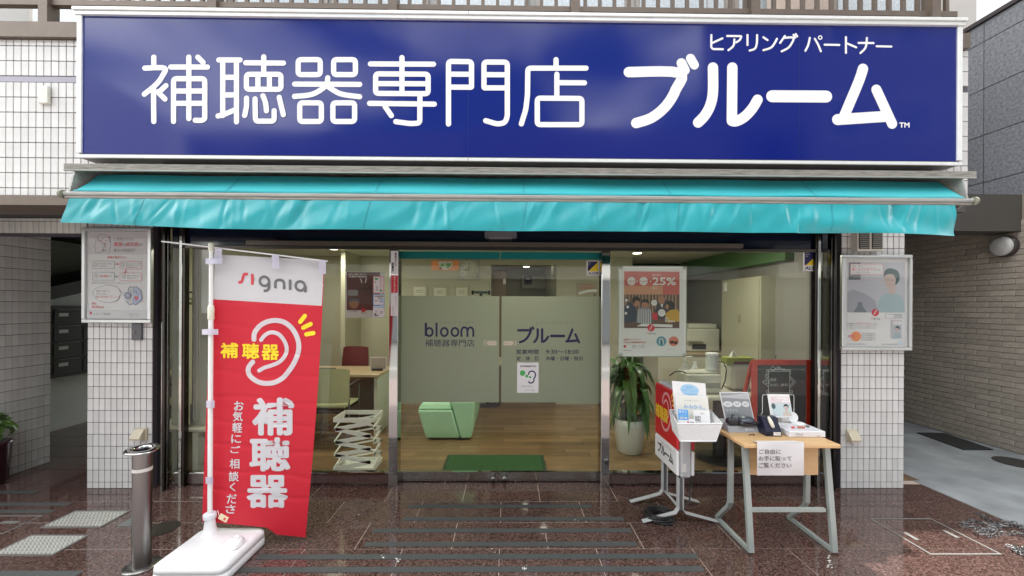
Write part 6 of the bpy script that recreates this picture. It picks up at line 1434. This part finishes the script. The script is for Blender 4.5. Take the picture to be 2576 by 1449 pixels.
def leaning(name, label, cat, c0, c1, c2, src, draw, m=M_paper, th=.003, lblpar=None):
    """upright sheet given by its top-left, top-right, bottom-left corners"""
    P0, P1, P2 = map(Vector, (c0, c1, c2)); n = ((P2-P0).cross(P1-P0)).normalized()
    t = thing(name, label, cat, P2); P3 = P1+P2-P0
    MB().add([P0, P1, P3, P2]+[p-n*th for p in (P0, P1, P3, P2)], [(0,1,2,3),(7,6,5,4),(0,4,5,1),(1,5,6,2),(2,6,7,3),(3,7,4,0)]).build('sheet', m, t)
    d = Draw(panel_fn(P0, P1, P2, *src), base=.0005, step=.0001); draw(d); d.build(t); return t
def L3(a, b, c, Y, lean=.02):
    A_, B_, C_ = at(*zq(*a), Y+lean), at(*zq(*b), Y+lean), at(*zq(*c), Y); return A_, B_, C_
skyi = mat('sky print', (.38,.60,.78), .5); blu = mat('mid blue print', (.10,.33,.70), .5)
leaning('leaflet_card', 'white card with pale blue oval standing tallest in the basket', 'card', *L3((355,90),(592,108),(375,330),2.74), (355,90,592,330),
    lambda d: (d.disc(475,145,66,skyi,ry=40), d.text('ご自由に', 432, 116, 22, blu, w=72), d.text('お取りください', 418, 143, 16, blu, w=116), d.text('Take Free', 420, 166, 13, blu, w=110)))
leaning('booklet', 'cream booklet with blue hiragana title in the basket', 'booklet', *L3((378,193),(610,205),(392,390),2.71), (378,193,610,390),
    lambda d: (d.rect(385,200,604,385,mat('cream print', (.72,.72,.66), .6)), d.text('あなたの聴こえをサポート', 440, 222, 9, M_gry, w=110), d.text('みみから。', 432, 254, 32, blu, w=150, bold=.01)))
leaning('booklet', 'white booklet with large grey characters leaning at the front of the basket', 'booklet', *L3((505,298),(622,305),(515,420),2.67), (505,298,622,420),
    lambda d: (d.text('認', 512, 338, 40, M_gry, w=44, bold=.01), d.text('知', 518, 382, 34, M_gry, w=44, bold=.01), d.text('難聴と', 556, 315, 9, M_gry), d.disc(588,392,8,blu)))
leaning('booklet', 'small blue and white booklet at the left front of the basket', 'booklet', *L3((395,290),(470,296),(402,410),2.655), (395,290,470,410),
    lambda d: (d.rect(396,291,469,366,blu), d.text('耳から', 402, 298, 18, M_paper, w=56), d.text('はじまる', 408, 322, 14, skyi, w=50), d.text('健康', 404, 342, 18, M_paper, w=58)))
leaning('booklet', 'narrow white booklet with the character for difficult beside the blue one', 'booklet', *L3((455,360),(520,364),(460,425),2.645), (455,360,520,425),
    lambda d: (d.text('難', 482, 378, 28, M_gry, w=30, bold=.01), d.disc(468,385,9,M_pkt)))
# ================================================================ small table
TX0, TX1, TY0, TY1, TZ = 1.478, 2.085, 2.458, 2.81, .69
t = thing('display_table', 'wood topped school style table with grey steel legs in front of the right window', 'table', ((TX0+TX1)/2, 2.65, 0))
M_tw = mat('yellow beech laminate', (.58,.37,.18), .38, nscale=7, namt=.07, stretch=(1,10,10)); M_leg = mat('grey green painted steel', (.32,.36,.345), .35, metal=.2, nscale=12, namt=.05)
MB().box(TX0, TY0, TZ-.024, TX1, TY1, TZ, bev=.004).build('table_top', M_tw, t)
MB().box(TX0+.075, TY0+.075, TZ-.22, TX1-.085, TY0+.09, TZ-.03).build('front_panel', M_tw, t)
for xx in (TX0+.052, TX1-.028):
    w_ = .023
    MB().bar([(xx, TY0+.085, TZ-.026), (xx, TY0+.015, .012)], w_, .034, up=(1,0,0)).build('front_leg', M_leg, t)
    MB().bar([(xx, TY0+.03, .014), (xx, TY1+.07, .014)], w_, .022).build('floor_rail', M_leg, t)
    MB().bar([(xx, TY1+.065, .015), (xx, TY1-.08, .165), (xx, TY1-.105, .21), (xx, TY1-.11, TZ-.026)], w_, .03, up=(1,0,0)).build('rear_leg', M_leg, t)
MB().bar([(TX0+.06, TY0+.04, .265), (TX1-.07, TY0+.04, .265)], .022, .022).build('cross_bar', M_leg, t)
# paper notice taped over the table edge
def note(s, q): u = 1904.5+118*s; v = 1112+84*q; return at(u, v, TY0-.006-.004*math.sin(s*6+q*3)+.03*q*q-.0*s)
t2 = thing('paper_notice', 'white handmade paper notice hanging over the front edge of the table', 'notice', note(.5, 1))
M_np = mat('notice paper', (.76,.76,.78), .6, trans=.15)
MB().grid(note, 16, 12).build('sheet', M_np, t2)
MB().add([note(0,0), note(1,0), note(1,0)+Vector((-.01,.07,.001))+Z3*(TZ+.002-note(1,0).z), note(0,0)+Vector((.01,.07,0))+Z3*(TZ+.002-note(0,0).z)], [(0,1,2,3)]).build('folded_edge', M_np, t2)
d = Draw(lambda x, y, l: note((x-1904.5)/118, (y-1112)/84)+Vector((0,-l,0)), base=.0012, step=.0001)
for s, x0, y0, x1, y1 in (('ご自由に',975,577,1130,612),('お手に取って',972,625,1205,660),('ご覧ください',972,673,1205,710)):
    a, b = zq(x0, y0), zq(x1, y1); d.text(s, a[0], a[1], b[1]-a[1], M_gry, w=b[0]-a[0], bold=.012)
d.build(t2)
# --- things on the table
ZT = TZ+.001
def onT(x, y): return gd(*zq(x, y), Z=ZT)
M_pkg = mat('dim grey card', (.30,.31,.33), .45); M_case = mat('black charger case', (.02,.02,.025), .3)
p = onT(875, 450); q = onT(990, 450)
t = thing('display_box', 'grey fronted display box with a standing printed back card, left on the table', 'display box', (p.x, p.y, ZT))
fx0, fx1 = onT(755,455).x, onT(993,455).x; fy = onT(870, 458).y
MB().prism([(fy, ZT), (fy+.16, ZT), (fy+.16, ZT+.05), (fy+.02, ZT+.038)], 'x', fx0, fx1).build('tray', M_pkg, t)
A_, B_ = at(*zq(692,170), fy+.20), at(*zq(898,172), fy+.20); C_ = at(*zq(740,420), fy+.16); zc_ = ZT+.02
P0_ = Vector((A_.x, fy+.20, A_.z)); P1_ = Vector((B_.x, fy+.20, A_.z)); P2_ = Vector((C_.x-.0, fy+.165, zc_))
MB().add([P0_,P1_,P2_+(P1_-P0_),P2_]+[v_+Vector((0,.006,0)) for v_ in (P0_,P1_,P2_+(P1_-P0_),P2_)], [(0,1,2,3),(7,6,5,4),(0,4,5,1),(1,5,6,2),(2,6,7,3),(3,7,4,0)]).build('back_card', M_paper, t)
d = Draw(panel_fn(P0_, P1_, P2_, 692, 170, 898, 420), base=.001, step=.0001)
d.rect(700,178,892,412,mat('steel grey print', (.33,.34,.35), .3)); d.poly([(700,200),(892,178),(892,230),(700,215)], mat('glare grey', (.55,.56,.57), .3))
for x, w in ((735,34),(800,30),(860,26)): d.disc(x,270,w,M_paper,ry=24); d.text('音声', x-14, 262, 14, M_gry, w=28)
for x in (712,735,758,780): d.stroke([(x,318),(x+6,312),(x+10,330)], 3, M_paper, smooth=True)
for y in (350,362,374): d.rect(712,y,800,y+4,M_gry)
d.build(t)
d = Draw(lambda x, y, l: Vector((fx0+(x-755)/(993-755)*(fx1-fx0), fy-.002-l+.0004*(455-y), ZT+.002+(455-y)*.0008)), base=.001); d.disc(882,434,8,M_paper); d.text('W', 877, 430, 8, M_gry); d.text('WIDEX'[1:], 893, 427, 13, M_paper, w=44, bold=.02); d.build(t)
def case(u, v, w, dp, h, label, m=M_case, open_=False):
    z = ZT+.052 if u < 1000 else ZT
    c = gd(*zq(u, v), Z=z)
    t = thing('charger_case', label, 'charger case', (c.x, c.y, z))
    MB().box(c.x-w/2, c.y-dp/2, z-.006, c.x+w/2, c.y+dp/2, z+h, bev=.010).build('body', m, t)
    if open_: MB().box(-w/2, -.006, 0, w/2, .006, h*2.0, bev=.008, M=Matrix.Translation((c.x, c.y+dp*.45, z+h)) @ Matrix.Rotation(R(-20), 4, 'X')).build('lid', m, t)
    return t, c, z
t_, c, z = case(784, 392, .075, .055, .035, 'small black charger case at the left of the grey tray')
MB().tube([(c.x-.005, c.y, z+.035), (c.x+.0, c.y, z+.06), (c.x+.015, c.y, z+.055)], .004, 6).build('hearing_aid', M_case, t_)
t_, c, z = case(885, 395, .12, .075, .02, 'wider dark blue grey charger with arched lid in the grey tray')
MB().lathe([(.052,0),(.050,.014),(.038,.024),(.01,.028)], (c.x, c.y+.005, z+.021), 24).build('lid', mat('slate lid', (.06,.07,.09), .3), t_)
t_, c, z = case(972, 400, .022, .03, .03, 'tiny black hearing aid clip at the right end of the grey tray')
p = onT(1083, 485); hb = .115
t = thing('sample_block', 'dark navy wedge block displaying a beige earpiece', 'display block', (p.x, p.y, ZT))
MB().prism([(p.y, ZT), (p.y+.10, ZT), (p.y+.10, ZT+hb), (p.y+.055, ZT+hb), (p.y, ZT+.03)], 'x', p.x-.052, p.x+.050).build('block', mat('navy block', (.008,.010,.03), .3), t)
MB().lathe([(.004,-.038),(.011,-.028),(.013,0),(.010,.03),(.004,.040)], (p.x-.005, p.y+.025, ZT+.085), 14, M=Matrix.Rotation(R(-25), 4, 'X') @ Matrix.Rotation(R(-12), 4, 'Y')).build('earpiece', mat('beige earpiece', (.66,.62,.52), .3), t)
MB().box(p.x-.004, p.y-.002, ZT+.006, p.x+.044, p.y-.0003, ZT+.027).build('name_label', M_paper, t)
d = Draw(panel_fn((p.x-.004,p.y-.002,ZT+.027),(p.x+.044,p.y-.002,ZT+.027),(p.x-.004,p.y-.002,ZT+.006),0,0,100,44), base=.0003, step=.00003); signia(d, 16, 12, 68, M_red, M_gry); d.build(t)
# white flat box with samples
a = onT(1195, 492); b = onT(1440, 488)
t = thing('sample_box', 'flat white box with grey wordmark on the front, right on the table', 'box', ((a.x+b.x)/2, a.y, ZT))
hx = .038; MB().box(a.x, a.y, ZT, b.x, a.y+.20, ZT+hx, bev=.003).build('box', mat('milk white acrylic', (.72,.73,.77), .2), t)
d = Draw(panel_fn((a.x,a.y,ZT+hx),(b.x,a.y,ZT+hx),(a.x,a.y,ZT),1195,450,1440,492), base=.0005, step=.00004); signia(d, 1230, 462, 56, M_gry, M_gry); d.rect(1232,482,1282,484,M_gry); d.rect(1378,460,1402,468,mat('pale grey print', (.64,.64,.66), .6)); d.rect(1378,482,1402,485,M_gry); d.build(t)
zz = ZT+hx+.0005; random.seed(9)
M_ear = mat('copper earpiece', (.50,.20,.12), .3); M_pk = mat('rose earpiece', (.60,.12,.12), .3)
for i, (u, v) in enumerate(((1218,428),(1262,428),(1290,428),(1322,420))):
    c = gd(*zq(u, v), Z=zz); t_ = thing('earpiece', ['rose', 'left copper', 'right copper', 'silver'][i]+' earpiece sample lying on the white box', 'earpiece', (c.x, c.y, zz), 'earpiece samples')
    MB().box(c.x-.012, c.y-.008, zz, c.x+.012, c.y+.008, zz+.014, bev=.004).build('shell', (M_pk, M_ear, M_ear, M_brush)[i], t_); MB().tube([(c.x+.012, c.y, zz+.005), (c.x+.02, c.y+.004, zz+.004)], .003, 6).build('tip', M_white, t_)
c = gd(*zq(1262, 405), Z=zz); t_ = thing('charger_case', 'open pale charger case with raised oval lid on the white box', 'charger case', (c.x, c.y, zz))
MB().lathe([(.036,0),(.040,.006),(.038,.014),(.02,.016)], (c.x, c.y+.01, zz), 26).build('base', M_white, t_)
MB().lathe([(.036,0),(.037,.008),(.030,.012),(.026,.006)], (c.x-.01, c.y+.055, zz+.038), 26, M=Matrix.Rotation(R(78), 4, 'X')).build('lid', M_white, t_)
c = onT(1178, 400); t_ = thing('small_carton', 'small white carton behind the navy block', 'carton', (c.x, c.y, ZT)); MB().box(c.x-.03, c.y+.02, ZT, c.x+.03, c.y+.06, ZT+.06, bev=.003).build('carton', M_white, t_)
c = onT(1183, 385)
t_ = thing('power_plug', 'white charger plug with curled cord behind the white box', 'plug', (c.x+.04, c.y, ZT)); MB().box(c.x+.02, c.y-.02, ZT+.0, c.x+.05, c.y+.01, ZT+.055, bev=.005).build('plug', M_white, t_)
MB().tube([(c.x+.04, c.y, ZT+.055), (c.x+.05, c.y+.01, ZT+.10), (c.x+.06, c.y+.02, ZT+.09), (c.x+.05, c.y+.04, ZT+.01)], .0025, 6).build('cord', M_white, t_)
# acrylic stand with leaflets
P0_, P1_ = at(*zq(1035,184), 2.80), at(*zq(1190,186), 2.80); P2_ = at(*zq(1048,350), 2.775)
t = leaning('leaflet', 'portrait leaflet in a clear acrylic stand on the table', 'leaflet', P0_, P1_, Vector((P0_.x+.01, 2.775, P2_.z)), (1035,184,1190,350),
    lambda d: (d.rect(1056,204,1180,246,M_pkt), d.rect(1058,206,1178,244,M_paper), d.text('最近、母は、', 1064, 208, 7, M_gry, w=34), d.text('聞こえているフリ', 1064, 219, 11, M_pkt, w=78, bold=.02), d.text('をする。', 1144, 223, 6, M_gry, w=26), d.text('どうすれば?', 1066, 234, 6, M_gry, w=60),
    d.rect(1052,248,1186,340,mat('pale aqua print', (.52,.62,.64), .5)), d.poly([(1120,340),(1128,312),(1150,302),(1176,312),(1184,340)], mat('beige cardigan print', (.55,.48,.42), .5)), d.disc(1152,286,13,mat('printed skin', (.55,.44,.40), .6),ry=18), d.poly([(1134,282),(1138,262),(1152,254),(1168,262),(1170,284),(1162,270),(1142,270)], M_blk, smooth=True), d.disc(1064,270,14,mat('printed dark hair', (.06,.11,.12), .6),ry=20), d.text('Be', 1060, 322, 5, M_pkt), d.text('Brilliant', 1060, 330, 5, M_pkt, w=24)))
M_ac = mat('clear acrylic edge', (.55,.58,.55), .15, spec=.8)
ts = thing('acrylic_stand', 'clear acrylic leaflet stand on the table in front of the chalkboard', 'stand', (P0_.x, 2.8, ZT))
for s in (-1, 1):
    xm_ = P0_.x if s < 0 else P1_.x; zt2 = P0_.z
    MB().tube([(xm_+s*.004, 2.80, zt2-.005), (xm_+s*.03, 2.80, zt2-.005), (xm_+s*.035, 2.80, zt2-.02), (xm_+s*.035, 2.80, zt2-.13), (xm_+s*.055, 2.80, zt2-.16), (xm_+s*.055, 2.80, ZT+.01)], .0022, 6).build('edge', M_ac, ts)
MB().box(P0_.x-.05, 2.785, ZT, P1_.x+.05, 2.845, ZT+.004).build('foot', M_ac, ts); MB().box(P0_.x-.05, 2.809, ZT+.005, P1_.x+.05, 2.812, ZT+.04).build('back_plate', M_ac, ts)
c = onT(905, 480); o = MB().tube([(c.x, c.y, ZT+.003), (c.x+.02, c.y+.01, ZT+.004), (c.x+.035, c.y-.0, ZT+.008), (c.x+.025, c.y-.008, ZT+.003)], .0035, 6).build('earpiece', mat('bronze earpiece', (.16,.10,.06), .3, metal=.5)); tag(o, 'small bronze hearing aid with wire lying before the grey tray', 'earpiece')
# ================================================================ chains on the paving
M_chain = mat('zinc chain', (.20,.20,.205), .28, metal=1, nscale=30, namt=.5)
def link_mesh():
    pts = []
    for k in range(6): a = -math.pi/2+math.pi*k/5; pts.append((.013+.009*math.cos(a), .009*math.sin(a), 0))
    for k in range(6): a = math.pi/2+math.pi*k/5; pts.append((-.013+.009*math.cos(a), .009*math.sin(a), 0))
    me = MB().tube(pts, .0027, 6, closed=True).mesh('chain_link'); me.materials.append(M_chain); return me
LM = link_mesh()
def chain(label, path, seed):
    random.seed(seed); P = [gd(*z7(*p)) for p in path]; t = thing('chain', label, 'chain', P[0])
    acc = []; i = 0; pos = P[0]; seglen = .0285; out = []
    L_ = 0; pts = P; d0 = 0
    for a, b in zip(pts, pts[1:]):
        Ld = (b-a).length; k = d0
        while k < Ld: out.append((a+(b-a)*(k/Ld), math.atan2((b-a).y, (b-a).x))); k += seglen
        d0 = k-Ld
    for k, (c, an) in enumerate(out):
        o = bpy.data.objects.new('chain_link', LM); COL.objects.link(o); o.parent = t
        z = .0045+random.choice((0,.005,.012))+.004*(k % 2)
        o.matrix_local = Matrix.Translation(Vector((c.x+random.gauss(0,.004), c.y+random.gauss(0,.004), z))-t.location) @ Matrix.Rotation(an+random.gauss(0,.35), 4, 'Z') @ Matrix.Rotation(R(58 if k % 2 else 8)+random.gauss(0,.15), 4, 'X')
    return t
chain('loose steel chain heaped on the granite at the right near the driveway edge', [(1360,990),(1410,1020),(1440,1055),(1500,1075),(1560,1060),(1620,1065),(1560,1090),(1500,1100),(1420,1075),(1340,1050),(1260,1060),(1235,1078),(1300,1085),(1380,1095),(1460,1110),(1480,1145),(1420,1160),(1350,1150),(1335,1125),(1400,1122),(1480,1128),(1560,1140),(1640,1145),(1700,1150),(1760,1160),(1740,1110),(1680,1085),(1640,1080),(1690,1110),(1760,1120)], 1)
chain('loose steel chain at the right edge, nearer than the other', [(1600,1235),(1640,1250),(1620,1265),(1680,1270),(1700,1300),(1650,1285),(1640,1255),(1720,1250),(1780,1290),(1720,1310),(1800,1300)], 2)
# ================================================================ potted shrub at the left edge
random.seed(21)
t = thing('potted_shrub', 'leafy green shrub in a dark red pot at the far left edge', 'potted plant', (-4.43, 3.42, 0))
MB().lathe([(.10,.002),(.13,.02),(.15,.34),(.16,.35),(.14,.36),(.02,.33)], (-4.43, 3.42, 0), 28).build('pot', mat('dark red glazed pot', (.05,.015,.022), .2), t)
for k in range(4): MB().tube([(-4.43, 3.42, .33), (-4.37+random.uniform(-.08,.08), 3.42+random.uniform(-.08,.08), .5)], .006, 6).build('stem', M_stem, t)
M_hl = mat('fresh green leaf', (.10,.20,.035), .45, nscale=18, namt=.25, objvar=.4)
for k in range(110):
    a, b = random.uniform(0, 6.28), random.uniform(-.5, 1.2); r = .16*random.uniform(.75, 1.05)
    c = Vector((-4.43+r*math.cos(b)*math.cos(a)*1.15, 3.42+r*math.cos(b)*math.sin(a), .47+r*math.sin(b)*.9))
    s = random.uniform(.03,.045); Mx = Matrix.Translation(c) @ Matrix.Rotation(a, 4, 'Z') @ Matrix.Rotation(R(50)-b+random.gauss(0,.35), 4, 'Y') @ Matrix.Rotation(random.gauss(0,.3), 4, 'X')
    vs = [(-s,0,0),(-s*.4,s*.6,.004),(s*.3,s*.55,.0),(s,0,-.008),(s*.3,-s*.55,.0),(-s*.4,-s*.6,.004),(0,0,-.006)]
    MB().add([Mx @ Vector(v_) for v_ in vs], [(0,6,1),(1,6,2),(2,6,3),(3,6,4),(4,6,5),(5,6,0)], 0, True).build('leaf', M_hl, t, fix=False)
